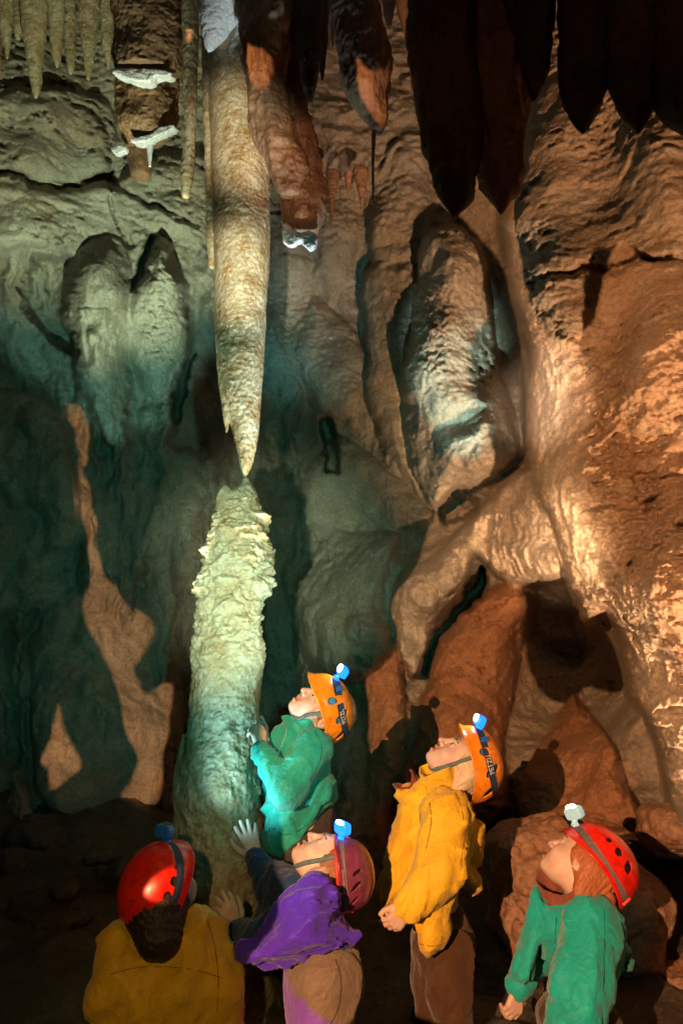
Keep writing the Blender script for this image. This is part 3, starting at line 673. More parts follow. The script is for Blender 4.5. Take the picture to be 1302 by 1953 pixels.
def limb_d(p, pts, rs, k=.02):
    d = None
    for i in range(len(pts) - 1):
        e = cap(p, pts[i], pts[i + 1], rs[i], rs[i + 1]); d = e if d is None else smin(d, e, k)
    return d
def tube_world(pts, r, flat=1.0, n=10, nrm=None):
    """swept tube through world points"""
    pts = smooth_poly(pts, 8, closed=False); T = np.gradient(pts, axis=0); T /= np.linalg.norm(T, axis=1, keepdims=True) + 1e-12
    V = []
    for i, (c, t) in enumerate(zip(pts, T)):
        u = np.cross(t, A3(0, -1, .2) if nrm is None else nrm[min(i // 8, len(nrm) - 1)]); u = nrmz(u); v = np.cross(t, u)
        rr = r if np.isscalar(r) else np.interp(i / (len(pts) - 1), np.linspace(0, 1, len(r)), r)
        for a in np.linspace(0, 2 * math.pi, n, endpoint=False): V.append(c + rr * (math.cos(a) * u + flat * math.sin(a) * v))
    return np.array(V), grid_faces(n, len(pts), wrap=True)
def box_local(c, s, bev=.25, n=6):
    """rounded box as superellipsoid"""
    u, v = np.meshgrid(np.linspace(-math.pi, math.pi, 8 * n, endpoint=False), np.linspace(-math.pi / 2, math.pi / 2, 4 * n))
    g = lambda w: np.sign(w) * np.abs(w) ** bev
    V = np.stack([g(np.cos(v)) * g(np.cos(u)) * s[0], g(np.cos(v)) * g(np.sin(u)) * s[1], g(np.sin(v)) * s[2]], -1).reshape(-1, 3) / 1.0
    return V + np.array(c), grid_faces(8 * n, 4 * n, wrap=True)

# materials for people
def cloth(name, c, c2=None, rough=.5, mud=None, grime=(.10, .08, .05), sheen=.2, gr=(.50, .78)):
    t = NT(name); p = t.pos(); a = t.noise(p, 9, 6, .65, .3); f = t.noise(p, 38, 4, .6, .6); w = t.noise(p, 420, 2, .5)
    col = t.mix(t.ramp(a, [(.35, (0, 0, 0)), (.65, (1, 1, 1))]), c, c2 or [x * .8 for x in c])
    col = t.mix(t.math('MULTIPLY', t.ramp(t.noise(p, 14, 8, .75, .5), [(gr[0], (0, 0, 0)), (gr[1], (1, 1, 1))]), .75), col, grime)
    if mud:
        at = t.n("ShaderNodeAttribute"); at.attribute_name = 'mud'
        m = t.math('ADD', at.outputs["Fac"], t.math('SUBTRACT', t.math('MULTIPLY', t.noise(p, 16, 8, .75), .9), .45))
        col = t.mix(t.ramp(m, [(.40, (0, 0, 0)), (.58, (1, 1, 1))]), col, t.mix(t.noise(p, 30, 6, .7), mud, [x * 1.7 for x in mud]))
    t.l(col, t.b.inputs["Base Color"]); t.b.inputs["Roughness"].default_value = rough
    t.b.inputs["Sheen Weight"].default_value = sheen; t.b.inputs["Specular IOR Level"].default_value = .25
    n = t.bump(f, .7, .010); n = t.bump(w, .15, .0006, n); t.l(n, t.b.inputs["Normal"]); return t.m
def plain(name, c, rough=.4, metal=0, em=None, es=0, scuff=True, coat=0):
    t = NT(name); t.b.inputs["Roughness"].default_value = rough; t.b.inputs["Metallic"].default_value = metal
    if scuff:
        p = t.pos(); s = t.ramp(t.noise(p, 45, 8, .8, .5), [(.48, (1, 1, 1)), (.66, (.42, .36, .28))])
        t.l(t.mix(.8, c, s, 'MULTIPLY'), t.b.inputs["Base Color"])
        r = t.n("ShaderNodeMapRange"); t.l(t.noise(p, 25, 6, .7), r.inputs[0]); r.inputs[3].default_value = rough * .7; r.inputs[4].default_value = rough * 1.5
        t.l(r.outputs[0], t.b.inputs["Roughness"]); t.l(t.bump(t.noise(p, 120, 4, .6), .1, .001), t.b.inputs["Normal"])
    else: t.b.inputs["Base Color"].default_value = tuple(c) + (1,)
    t.b.inputs["Coat Weight"].default_value = coat
    if em: t.b.inputs["Emission Color"].default_value = tuple(em) + (1,); t.b.inputs["Emission Strength"].default_value = es
    return t.m
def skin_mat():
    t = NT('child_skin'); p = t.pos(); a = t.noise(p, 40, 5, .6)
    at = t.n("ShaderNodeAttribute"); at.attribute_name = 'lip'; ab = t.n("ShaderNodeAttribute"); ab.attribute_name = 'brow'
    col = t.mix(t.ramp(a, [(.35, (0, 0, 0)), (.65, (1, 1, 1))]), (.64, .48, .41), (.56, .39, .33))
    col = t.mix(at.outputs["Fac"], col, (.52, .24, .20)); col = t.mix(ab.outputs["Fac"], col, (.16, .09, .05))
    t.l(col, t.b.inputs["Base Color"]); t.b.inputs["Roughness"].default_value = .5
    t.b.inputs["Subsurface Weight"].default_value = .12; t.b.inputs["Subsurface Radius"].default_value = (.012, .004, .002); t.b.inputs["Subsurface Scale"].default_value = .6
    t.l(t.bump(t.noise(p, 300, 3, .6), .15, .0008), t.b.inputs["Normal"]); return t.m
def hair_mat(name, c):
    t = NT(name); p = t.pos((1, 1, .35)); n = t.noise(p, 160, 4, .6, .4)
    t.l(t.mix(n, [x * .5 for x in c], [min(1, x * 1.4) for x in c]), t.b.inputs["Base Color"]); t.b.inputs["Roughness"].default_value = .5
    t.l(t.bump(n, .9, .004), t.b.inputs["Normal"]); return t.m
M['skin'] = skin_mat()
M['eye_white'] = plain('eye_white', (.5, .47, .44), .15, scuff=False); M['iris'] = plain('iris', (.03, .025, .02), .1, scuff=False)
M['lens'] = plain('lit_lens', (1, 1, 1), .1, em=(.80, .95, 1.0), es=40, scuff=False)
M['lens_off'] = plain('unlit_lens', (.1, .12, .2), .05, scuff=False)
M['strap_navy'] = plain('navy_elastic_strap', (.02, .05, .12), .7)
M['strap_grey'] = plain('grey_elastic_strap', (.16, .14, .16), .7)
M['webbing'] = plain('grey_blue_webbing', (.10, .16, .18), .7)
M['glow_plastic'] = plain('lit_translucent_blue_plastic', (.02, .2, .8), .25, em=(.0, .16, 1.0), es=1.6, scuff=False)
M['glow_grey'] = plain('lit_translucent_grey_plastic', (.3, .34, .32), .25, em=(.25, .6, .55), es=.5, scuff=False)
M['blue_plastic'] = plain('blue_plastic', (.02, .14, .55), .25)
M['grey_plastic'] = plain('grey_plastic', (.30, .32, .30), .35)
M['foam_dark'] = plain('dark_foam', (.015, .014, .014), .9)
M['letters'] = plain('white_lettering', (.75, .8, .8), .6, scuff=False)
M['red_trim'] = plain('red_trim', (.75, .05, .03), .4); M['pink_clip'] = plain('pink_clip', (.85, .03, .18), .4)

def sdf_obj(name, f, lo, hi, h, mat, parent, fold=None, it=1, K=1.3, attr=None, crisp=0):
    V, Fq = mesh_sdf(f, lo, hi, h, K); V = relax(V, Fq, it, .5)
    if fold is not None:
        N = vnormals(V, Fq); V = V + N * fold(V, N)[:, None]
    o = mk(name, V, Fq, mat, parent, attrs=attr(V) if attr else None)
    if crisp:                                   # stiff nylon: flat facets between sharp creases
        m = o.modifiers.new('facets', 'DECIMATE'); m.ratio = min(1, crisp / len(Fq))

    return o

def helmet(root, name_mat, c, F, U, lampaim=None, zf=.085, zb=.055, style='orange', strap='strap_navy', clip='blue_plastic', text=None, lit=True, scale=1.0, liner='foam_dark', lampoff=(.03, .0, .01), vents=None, chin=None):
    """c: world centre of the rim plane. Everything is built in metres in the helmet's own frame."""
    R = frame(F, U); a, b, cc = .125 * scale, .104 * scale, .112 * scale
    W = lambda v: np.asarray(v) @ R.T + c
    def surf(th, z, k=1.0):
        ph = np.arccos(np.clip(z / cc, -.6, 1)); s = np.sin(ph) ** .92
        return np.stack([a * k * s * np.cos(th), b * k * s * np.sin(th), z * k + 0 * th], -1)
    nu, nv = 200, 78; th = np.linspace(-math.pi, math.pi, nu, endpoint=False); t = np.linspace(.001, 1, nv)
    TH, T = np.meshgrid(th, t)
    back = (1 - np.cos(TH)) / 2; side = np.abs(np.sin(TH)) ** 3
    zr = (-.004 + .004 * np.cos(TH) - .030 * back ** 2 + .016 * side) * scale       # rim height: high at the ears, low at the nape
    pm = np.arccos(np.clip(zr / cc, -.6, 1)); ph = T * pm; s = np.sin(ph) ** .92
    flare = .012 * np.clip((T - .86) / .14, 0, 1) ** 2 * (.35 + .65 * np.clip(np.cos(TH), 0, 1) + .3 * back)
    rib = 0
    if style == 'orange':
        rib = .0035 * np.exp(-((np.abs(TH) - 1.15) / .16) ** 2) * (T > .2) * np.sin(np.pi * np.clip((T - .2) / .7, 0, 1)) + .003 * np.exp(-(TH / .2) ** 2) * np.sin(np.pi * T)
    else:
        rib = .004 * (1 / (1 + np.exp((T - .60) * 60))) * (.5 + .5 * (T > 0))
    k = 1 + (rib + flare) / .11
    V = np.stack([a * k * s * np.cos(TH), b * k * s * np.sin(TH), cc * (1 + rib / .11) * np.cos(ph)], -1).reshape(-1, 3)
    Fq = grid_faces(nu, nv, wrap=True); fc = Fq[:, 0]; ft, fi = TH.ravel()[fc] + .016, T.ravel()[fc]
    hole = np.zeros(len(Fq), bool)
    vents = vents or ([(1.15, .70, .11, .10, .0), (1.75, .58, .13, .17, .25), (2.35, .64, .12, .15, .35), (2.75, .45, .1, .12, .3)] if style == 'orange' else
                      [(1.05, .70, .08, .055, .1), (1.40, .70, .11, .075, .1), (1.80, .69, .13, .085, .1)])
    for (v0, t0, wv, wt, sl) in vents:
        for sg in (1, -1):
            d1 = sg * ft - v0; d2 = fi - t0; d1 = d1 - sl * d2
            hole |= (np.abs(d1 / wv) ** 2.4 + np.abs(d2 / wt) ** 2.4) < 1
    Fk = Fq[~hole]
    hm = mk('helmet', W(V), Fk, name_mat, root)
    so = hm.modifiers.new('thickness', 'SOLIDIFY'); so.thickness = .0045; so.offset = -1
    # inner liner seen through the vents
    Vl = np.stack([a * .93 * s * np.cos(TH), b * .92 * s * np.sin(TH), cc * .93 * np.cos(ph * .97)], -1).reshape(-1, 3)
    mk('liner', W(Vl), Fq, M[liner], hm)
    # elastic band of the headlamp
    bt = np.linspace(-math.pi, math.pi, 161); bw = np.linspace(-.011, .011, 5)
    zc = (zb + (zf - zb) * (1 + np.cos(bt)) / 2) * scale
    def band(bt, zc, ws, k):
        out = []
        for w in ws: out.append(surf(bt, zc + w, k))
        return np.stack(out, 1)
    o1 = band(bt, zc, bw, 1.055); i1 = band(bt, zc, bw, 1.03)
    nb = len(bw); N1 = len(bt) * nb
    Fo = grid_faces(nb, len(bt)); V2 = np.concatenate([o1.reshape(-1, 3), i1.reshape(-1, 3)])
    ed = np.arange(len(bt) - 1)
    e1 = np.stack([ed * nb, (ed + 1) * nb, (ed + 1) * nb + N1, ed * nb + N1], -1); e2 = e1 + nb - 1
    mk('strap', W(V2), np.concatenate([Fo, Fo[:, ::-1] + N1, e1[:, ::-1], e2]), M[strap], hm)
    for v0 in ((.75, -.75) if style == 'orange' else ((2.5, -2.5))):              # strap clips on the shell
        th0 = v0; cpos = surf(np.array([th0]), (zb + (zf - zb) * (1 + math.cos(th0)) / 2) * scale, 1.06)[0]
        bx, fq = box_local((0, 0, 0), (.004, .010, .016), .3, 4)
        n0 = nrmz(cpos * np.array([1, 1, 1])); Rl = frame(n0, (0, 0, 1)) if abs(n0[2]) < .98 else np.eye(3)
        mk('clip', W(bx @ Rl.T + cpos), fq, M[clip], hm)
    # headlamp body, tilting bracket and lens
    p0 = surf(np.array([0.0]), zf * scale, 1.0)[0]; n0 = nrmz(p0 * np.array([1, 1, 1.2]))
    aim = nrmz(R.T @ nrmz(lampaim)) if lampaim is not None else n0
    pc = p0 + n0 * lampoff[0] + np.array([0, lampoff[1], lampoff[2]])
    Rl = frame(aim, n0 if abs(aim @ n0) < .95 else (0, 0, 1))
    bx, fq = box_local((0, 0, 0), (.016, .029, .019), .45, 7)
    br, fb = box_local((0, 0, 0), (.010, .017, .007), .35, 5)
    Rb = frame(np.cross(n0, (0, 1, 0)), n0)
    post, fp = tube_world([p0 + n0 * .002, p0 + n0 * .012, pc - aim * .006], .009, 1, 12)
    hl = mk('headlamp', *(lambda J: (W(J[0]), J[1]))(join([(bx @ Rl.T + pc, fq), (br @ Rb.T + p0 + n0 * .006, fb), (post, fp)])), M['blue_plastic' if strap == 'strap_navy' else 'grey_plastic'], hm)
    hl.data.materials[0] = M[('glow_plastic' if (strap == 'strap_navy' or clip == 'pink_clip') else 'glow_grey') if lit else 'blue_plastic']
    lx, lf = box_local((0, 0, 0), (.005, .019, .013), .7, 6)
    mk('lens', W(lx @ Rl.T + pc + aim * .0155), lf, M['lens' if lit else 'lens_off'], hm)
    if text:
        txt, th0, hgt, flip, colr, zoff = text
        cu = bpy.data.curves.new('lettering', 'FONT'); cu.body = txt; cu.size = hgt; cu.align_x = 'CENTER'; cu.align_y = 'CENTER'; cu.extrude = 0
        to = bpy.data.objects.new('tmp', cu); COL.objects.link(to); bpy.context.view_layer.update()
        me = bpy.data.meshes.new_from_object(to.evaluated_get(bpy.context.evaluated_depsgraph_get())); bpy.data.objects.remove(to)
        co = np.zeros(len(me.vertices) * 3); me.vertices.foreach_get('co', co); co = co.reshape(-1, 3)
        rad = (a + b) / 2; tt = th0 + flip * co[:, 0] / rad
        zz = (zb + (zf - zb) * (1 + np.cos(tt)) / 2) * scale + flip * co[:, 1] + zoff
        me.vertices.foreach_set('co', W(surf(tt, zz, 1.068)).astype(np.float32).ravel()); me.update()
        me.materials.append(M[colr]); me.name = 'lettering'
        lo = bpy.data.objects.new('lettering', me); link(lo, hm)
    if chin is not None:
        pts = [np.array(q) for q in chin]
        mk('chin_strap', *tube_world(pts, .0065, .3, 8), M['webbing'], hm)
    return hm, W, surf

def head_frame(px, d, F, U): return P(px[0], px[1], d), frame(F, U)
def make_person(label, group, head, neck, chest, pelvis, arms, hands, hairf=None, haircol=None, legs_spread=.09, feet_shift=(0, 0), bounds_pad=.14):
    """head=(centre, R); arms=[(shoulder, elbow, wrist)...]; hands=[(R, side, curl, spread, thumb)...]"""
    hc, hR = head; fz = float(floor_z(np.array([pelvis[0]]), np.array([pelvis[1]]))[0])
    root = empty('person', (pelvis[0], pelvis[1], fz)); tag(root, label, 'child', group)
    sh = [a[0] for a in arms]; side = nrmz(sh[0] - sh[1])
    hips = [pelvis + side * .06, pelvis - side * .06]
    feet = [A3(pelvis[0] + s * side[0] * legs_spread + feet_shift[0], pelvis[1] + s * side[1] * legs_spread + feet_shift[1], 0) for s in (1, -1)]
    for f in feet: f[2] = float(floor_z(f[:1], f[1:2])[0]) + .05
    knees = [(h + f) / 2 + A3(-.01, -.02, 0) for h, f in zip(hips, feet)]
    allp = np.array([hc, pelvis] + feet + [j for a in arms for j in a]); lo, hi = allp.min(0) - bounds_pad, allp.max(0) + bounds_pad
    hb = hc - hR[:, 2] * .05 - hR[:, 0] * .025
    def f(p):
        d = near(p, hc, .16, lambda q: head_sdf((q - hc) @ hR))
        d = smin(d, limb_d(p, [hb, neck], [.043, .046]), .02)
        t = limb_d(p, [neck, chest, pelvis], [.040, .058, .058], .04)
        t = smin(t, limb_d(p, [sh[0], sh[1]], [.030, .030]), .04); d = smin(d, t, .02)
        for a in arms: d = smin(d, limb_d(p, [a[0], a[1], a[2]], [.040, .031, .021]), .015)
        for h, k, ft in zip(hips, knees, feet): d = smin(d, limb_d(p, [h, k, ft], [.055, .045, .032]), .02)
        for a, hd in zip(arms, hands):
            hr = hd[0]; d = smin(d, near(p, a[2], .17, lambda q: hand_sdf((q - a[2]) @ hr, *hd[1:])), .006)
        return d
    def at(V):
        q = (V - hc) @ hR
        m = ((np.abs(q[:, 2] + .0585) < .0115) & (q[:, 0] > .075) & (np.abs(q[:, 1]) < .022)).astype(float)
        bz = .0195 - .12 * (np.abs(q[:, 1]) - .028) ** 2 * 60
        br = ((np.abs(q[:, 2] - bz) < .0032) & (q[:, 0] > .07) & (np.abs(q[:, 1]) > .012) & (np.abs(q[:, 1]) < .044)).astype(float)
        return {'lip': m, 'brow': br}
    sdf_obj('body', f, lo, hi, .0034, M['skin'], root, it=0, attr=at)
    for s in (1, -1):                                                   # eyes
        V, Fq = box_local((0, 0, 0), (.0118,) * 3, 1.0, 5); fr = V[Fq].mean(1)[:, 0] > .0095
        o = mk('eye', (V + A3(.0695, s * .029, -.0005)) @ hR.T + hc, Fq, M['eye_white'], root); o.data.materials.append(M['iris'])
        o.data.polygons.foreach_set('material_index', fr.astype(np.int32)); o.data.update()
    if hairf is not None:
        def hf(p): return near(p, hc, .24, lambda q: hairf((q - hc) @ hR))
        fold = lambda V, N: .0035 * fbm(((V - hc) @ hR) * np.array([1, 1, .18]), 110, 2, 7, ridged=True)
        sdf_obj('hair', hf, hc - .25, hc + .25, .004, hair_mat('hair_' + haircol[0], haircol[1]), root, fold)
    return root, hips, knees, feet

def creases(V, amp, freq, axis, seed, warp=.25, stretch=.28):
    """cloth folds running along axis"""
    ax = nrmz(axis); q = V + warp * .08 * np.stack([fbm(V, 6, 2, seed + 1), fbm(V, 6, 2, seed + 2), fbm(V, 6, 2, seed + 3)], -1)
    al = q @ ax; q = q - ax * (al * (1 - stretch))[:, None]
    def wor(q, s):
        i0 = np.floor(q); f1 = np.full(len(q), 9.); f2 = f1.copy()
        for dx in (-1, 0, 1):
            for dy in (-1, 0, 1):
                for dz in (-1, 0, 1):
                    c = i0 + np.array([dx, dy, dz]); x, y, z = c.T
                    pt = c + .5 + .48 * np.stack([_h(x, y, z, s), _h(x, y, z, s + 1), _h(x, y, z, s + 2)], -1)
                    e = ((q - pt) ** 2).sum(1); f2 = np.where(e < f1, f1, np.minimum(f2, e)); f1 = np.minimum(f1, e)
        return np.sqrt(f1), np.sqrt(f2)
    a1, a2 = wor(q * freq, seed)
    lowf = np.clip(.55 + .9 * vn(V * 5, seed + 4), 0, 1.2)
    q2 = V + .05 * np.stack([fbm(V, 5, 2, seed + 5), fbm(V, 5, 2, seed + 6), fbm(V, 5, 2, seed + 7)], -1)
    q2 = q2 - ax * ((q2 @ ax) * .86)[:, None]
    n1 = vn(q2 * freq * 1.7, seed + 11); n2 = vn(q2 * freq * 3.6 + 3, seed + 12)
    val = np.exp(-np.abs(n1) * 6) * lowf * 1.3 + np.exp(-np.abs(n2) * 5) * (1.2 - lowf) * .45
    return 1.65 * amp * (.35 * (1 - 2.2 * np.clip(a2 - a1, 0, .6)) + val - .35)
def flat_piece(poly, d, T, R, lean=None):
    """garment panel: outline in photo px at distance d, half thickness T that rounds off over R metres"""
    Q = smooth_poly(poly, 4); pl = P(Q[:, 0], Q[:, 1], d)[:, [0, 2]]
    z0 = pl[:, 1].mean()
    def f(p):
        yy = p[:, 1] - d - (lean * (p[:, 2] - z0) if lean else 0)
        d2 = poly_sdf(p[:, 0], p[:, 2], pl); t = np.clip(-d2 / R, 0, 1); hh = T * (1 - (1 - t) ** 1.7 + 1e-6) ** .72
        return np.where(d2 > 0, np.hypot(d2, np.abs(yy)), (np.abs(yy) - hh) * .7)
    return f, np.array([pl[:, 0].min(), d - T - .12, pl[:, 1].min()]) - .03, np.array([pl[:, 0].max(), d + T + .12, pl[:, 1].max()]) + .03
def trousers(root, pelvis, hips, knees, feet, mat, r=(.095, .075, .062), name='trousers', poly=None, attr=None, seed=5):
    fn = None
    if poly: fn, plo, phi = flat_piece(*poly)
    def f(p):
        d = limb_d(p, [pelvis + A3(0, 0, .04), pelvis], [.09, .10])
        for h, k, ft in zip(hips, knees, feet): d = smin(d, limb_d(p, [h, k, ft + A3(0, 0, .04)], list(r)), .02)
        if fn: d = smin(d, fn(p), .03)
        return d
    a = np.array([pelvis] + list(hips) + list(feet)); lo, hi = a.min(0) - .15, a.max(0) + .15; lo[2] += .11
    if fn: lo, hi = np.minimum(lo, plo), np.maximum(hi, phi)
    return sdf_obj(name, f, lo, hi, .008, mat, root, lambda V, N: creases(V, .008, 9, (.2, 0, 1), seed), attr=attr, crisp=3000)
def boots(root, feet, mat):
    for ft in feet:
        def f(p):
            d = limb_d(p, [ft + A3(0, .02, -.015), ft + A3(0, -.01, .09)], [.045, .045]); d = smin(d, limb_d(p, [ft + A3(0, .03, -.02), ft + A3(-.03, .14, -.028)], [.042, .032]), .03)
            return np.maximum(d, ft[2] - .05 - p[:, 2])
        sdf_obj('boot', f, ft - A3(.12, .12, .1), ft + A3(.12, .25, .2), .008, mat, root)
# ------------------------------------------------------------------ the five children
GRP = 'children in caving helmets round the stalagmite'
M['boot'] = cloth('black_rubber_boot', (.02, .02, .022), rough=.4)
M['dark_cloth'] = cloth('dark_trousers', (.05, .035, .03), rough=.8)
def hair_short(q):
    d = ell(q, (-.020, 0, .028), (.095, .077, .086)); d = smin(d, ell(q, (-.065, 0, -.03), (.034, .05, .05)), .03)
    d = smin(d, np.minimum(ell(q, (.012, .066, .006), (.018, .010, .028)), ell(q, (.012, -.066, .006), (.018, .010, .028))), .01)
    return smax(smax(d, q[:, 0] - .045, .02), -(q[:, 2] + .075), .01)
def hair_long(q, L=.12, dirx=-.2):
    d = hair_short(q)
    for s in (1, -1): d = smin(d, cap(q, A3(-.03, s * .060, .0), A3(-.045 + dirx * .1, s * .058, -.05 - L), .026, .020), .03)
    return smin(d, cap(q, A3(-.07, 0, -.02), A3(-.09, 0, -.06 - L), .04, .035), .04)
def jacket(root, name, fns, los, his, mat, folds, h=.0065, k=.02, cuts=(), attr=None):
    def f(p):
        d = None
        for g in fns: e = g(p); d = e if d is None else smin(d, e, k)
        for c in cuts: d = smax(d, c(p), .006)
        return d
    return sdf_obj(name, f, np.min(los, 0), np.max(his, 0), h, mat, root, folds, it=1, K=1.6, attr=attr, crisp=2200)
def sleeve(pts, rs): 
    a = np.array(pts); return (lambda p: limb_d(p, pts, rs, .02)), a.min(0) - .11, a.max(0) + .11
def plane_cut(o, n): n = nrmz(n); return lambda p: (p - o) @ n
def cuffs(root, wrist, elbow, r, mat, name='cuff'):
    ax = nrmz(wrist - elbow); return sdf_obj(name, lambda p: np.maximum(np.maximum(cap(p, wrist - ax * .05, wrist + ax * .02, r, r * .92), (p - wrist) @ ax - .008), -((p - wrist) @ ax + .035)), wrist - .09, wrist + .09, .004, mat, root,
                                           lambda V, N: creases(V, .003, 40, np.cross(ax, (0, 1, 0)), 3))
def collar(root, c, axis, r, hgt, mat, seed=0, name='collar'):
    """open standing collar: a crumpled cylinder wall"""
    ax = nrmz(axis); u = nrmz(np.cross(ax, (0, 1, .1))); v = np.cross(ax, u); th = np.linspace(0, 2 * math.pi, 90, endpoint=False); zs = np.linspace(-.3, 1, 14)
    V = []
    for z in zs:
        rr = r * (1 + .10 * z + .12 * np.sin(3 * th + seed) * z + .05 * np.sin(7 * th + 2 * seed)); hh = hgt * z * (1 + .3 * np.sin(2 * th + seed))
        V.append(c + u * (rr * np.cos(th))[:, None] + v * (rr * np.sin(th))[:, None] + ax * hh[:, None] if False else c + np.outer(rr * np.cos(th), u) + np.outer(rr * np.sin(th), v) + np.outer(hh, ax))
    V = np.array(V).reshape(-1, 3); V += .008 * fbm(V, 14, 3, seed + 40)[:, None]
    o = mk(name, V, grid_faces(90, 14, wrap=True), mat, root); s = o.modifiers.new('thickness', 'SOLIDIFY'); s.thickness = .006; s.offset = 0; return o

M['orange_shell'] = plain('orange_helmet_shell', (.92, .30, .015), .28, coat=.3)
M['red_shell'] = plain('red_helmet_shell', (.78, .022, .012), .3, coat=.3)
M['plum_shell'] = plain('plum_helmet_shell', (.20, .045, .10), .28, coat=.3)
M['blue_liner'] = plain('blue_liner', (.05, .30, .70), .5)

# ---- boy in green jacket, hand on the stalagmite
JM = cloth('green_jacket', (.02, .42, .34), (.012, .30, .25), .55, gr=(.62, .85)); NAVY = cloth('navy_cuff', (.015, .05, .15), rough=.7)
F, U = (-.42, -.45, .79), (.87, 0, .47); hc = P(614, 1354, 2.84); hR = frame(F, U)
sh = P(598, 1425, 2.78); el = P(549, 1508, 2.72); wr = P(501, 1434, 2.80)
sh2 = P(560, 1415, 2.98); el2 = P(520, 1500, 3.05); wr2 = P(498, 1420, 3.14)
neck = P(598, 1400, 2.88); chest = P(580, 1450, 2.88); pel = P(575, 1640, 2.90)
hd = (frame((-.32, .12, .94), (.62, -.75, .2)), -1, (.55, .62, .7, .8), .09, .3); hd2 = (frame((-.2, -.2, .9), (.5, .8, .1)), 1, (.3, .3, .3, .3), .1, .5)
root, hips, knees, feet = make_person('child in green jacket and orange helmet leaning on the stalagmite and gazing up at it', GRP, (hc, hR), neck, chest, pel, [(sh, el, wr), (sh2, el2, wr2)], [hd, hd2], hair_short, ('sandy', (.32, .22, .12)))
tp = flat_piece([(556,1366),(585,1382),(612,1392),(626,1410),(631,1440),(634,1475),(644,1500),(634,1530),(602,1565),(584,1600),(570,1640),(540,1642),(516,1630),(505,1608),(507,1560),(513,1500),(511,1440),(518,1402),(538,1378)], 2.88, .105, .11)
s1 = sleeve([sh, el, wr], [.066, .056, .038]); s2 = sleeve([sh2, el2, wr2], [.06, .05, .036])
ax1 = nrmz(wr - el)
def fold_b(V, N): return creases(V, .010, 12, (.55, 0, .8), 11) + .5 * creases(V, .008, 16, (-.6, 0, .8), 19)
jacket(root, 'jacket', [tp[0], s1[0], s2[0]], [tp[1], s1[1], s2[1]], [tp[2], s1[2], s2[2]], JM, fold_b, k=.012, cuts=[lambda p: .045 - np.sqrt(((p - (hc - hR[:, 2] * .03)) ** 2).sum(1)) + .05])
cuffs(root, wr + ax1 * .004, el, .033, NAVY)
collar(root, P(585, 1385, 2.86), (-.25, -.1, 1), .060, .045, JM, 1)
trousers(root, pel, hips, knees, feet, M['dark_cloth'], poly=([(575,1560),(632,1535),(640,1600),(630,1660),(600,1800),(520,1800),(520,1620)], 2.93, .10, .08)); boots(root, feet, M['boot'])
L = lambda v: np.array(v) @ hR.T + hc
helmet(root, M['orange_shell'], P(611, 1353, 2.84), (-.30, -.38, .88), (.93, -.06, .33), lampaim=(-.55, -.45, .70), text=('PETZL', 1.75, .020, -1, 'letters', 0), liner='blue_liner', lampoff=(.030, 0, .012),
       chin=[L((.020, .082, .050)), L((.028, .074, -.005)), L((.040, .062, -.050)), L((.036, .048, -.082)), L((.045, .02, -.098)), L((.045, -.02, -.098)), L((.036, -.05, -.08)), L((.025, -.082, .05))])

# ---- child in yellow jacket, orange helmet, centre right
YM = cloth('yellow_jacket', (.78, .50, .02), (.66, .42, .02), .6, gr=(.60, .85))
F, U = (-.43, -.14, .88), (.90, 0, .44); hc = P(878, 1456, 2.80); hR = frame(F, U)
sh = P(852, 1555, 2.70); el = P(838, 1655, 2.63); wr = P(779, 1730, 2.60)
sh2 = P(800, 1545, 2.92); el2 = P(765, 1640, 2.94); wr2 = P(742, 1715, 2.90)
neck = P(852, 1505, 2.82); chest = P(835, 1570, 2.82); pel = P(842, 1800, 2.84)
hd = (frame((-.72, -.1, -.66), (.25, -.95, -.1)), -1, (.85, .9, .95, .95), .05, .2); hd2 = (frame((.1, -.1, -1), (.6, -.7, .1)), 1, (.7, .7, .8, .8), .05, .3)
root, hips, knees, feet = make_person('child in loose yellow jacket and orange helmet looking straight up, standing alone centre right', GRP, (hc, hR), neck, chest, pel, [(sh, el, wr), (sh2, el2, wr2)], [hd, hd2], lambda q: hair_long(q, .05), ('blond', (.60, .50, .32)))
tp = flat_piece([(802,1484),(845,1480),(870,1500),(890,1540),(914,1575),(914,1630),(903,1655),(919,1690),(910,1702),(880,1692),(862,1700),(854,1750),(859,1772),(846,1812),(803,1818),(790,1765),(760,1722),(728,1726),(733,1680),(747,1605),(770,1540),(757,1518),(782,1492)], 2.83, .12, .12)
s1 = sleeve([sh, el, wr], [.075, .068, .046]); s2 = sleeve([sh2, el2, wr2], [.06, .05, .04])
fp = flat_piece([(800,1690),(860,1680),(856,1750),(860,1772),(846,1812),(803,1818),(792,1765)], 2.66, .045, .05)
def fold_d(V, N): return creases(V, .012, 11, (.35, 0, 1), 23) + creases(V, .006, 15, (.6, 0, .7), 29)
jacket(root, 'jacket', [tp[0], s1[0], s2[0], fp[0]], [tp[1], s1[1], s2[1], fp[1]], [tp[2], s1[2], s2[2], fp[2]], YM, fold_d, k=.012, cuts=[lambda p: .085 - np.sqrt(((p - hc) ** 2).sum(1))])
collar(root, P(842, 1488, 2.80), (-.15, -.1, 1), .066, .04, YM, 4)
collar(root, P(795, 1515, 2.84), (-.6, 0, .75), .035, .06, cloth('red_brown_scarf', (.22, .05, .03), rough=.9), 2, 'scarf')
trousers(root, pel, hips, knees, feet, cloth('brown_trousers', (.07, .032, .014), rough=.8), r=(.075, .065, .055), poly=([(802,1790),(862,1780),(872,1850),(900,1910),(898,2050),(805,2050)], 2.84, .08, .08)); boots(root, feet, M['boot'])
L = lambda v: np.array(v) @ hR.T + hc
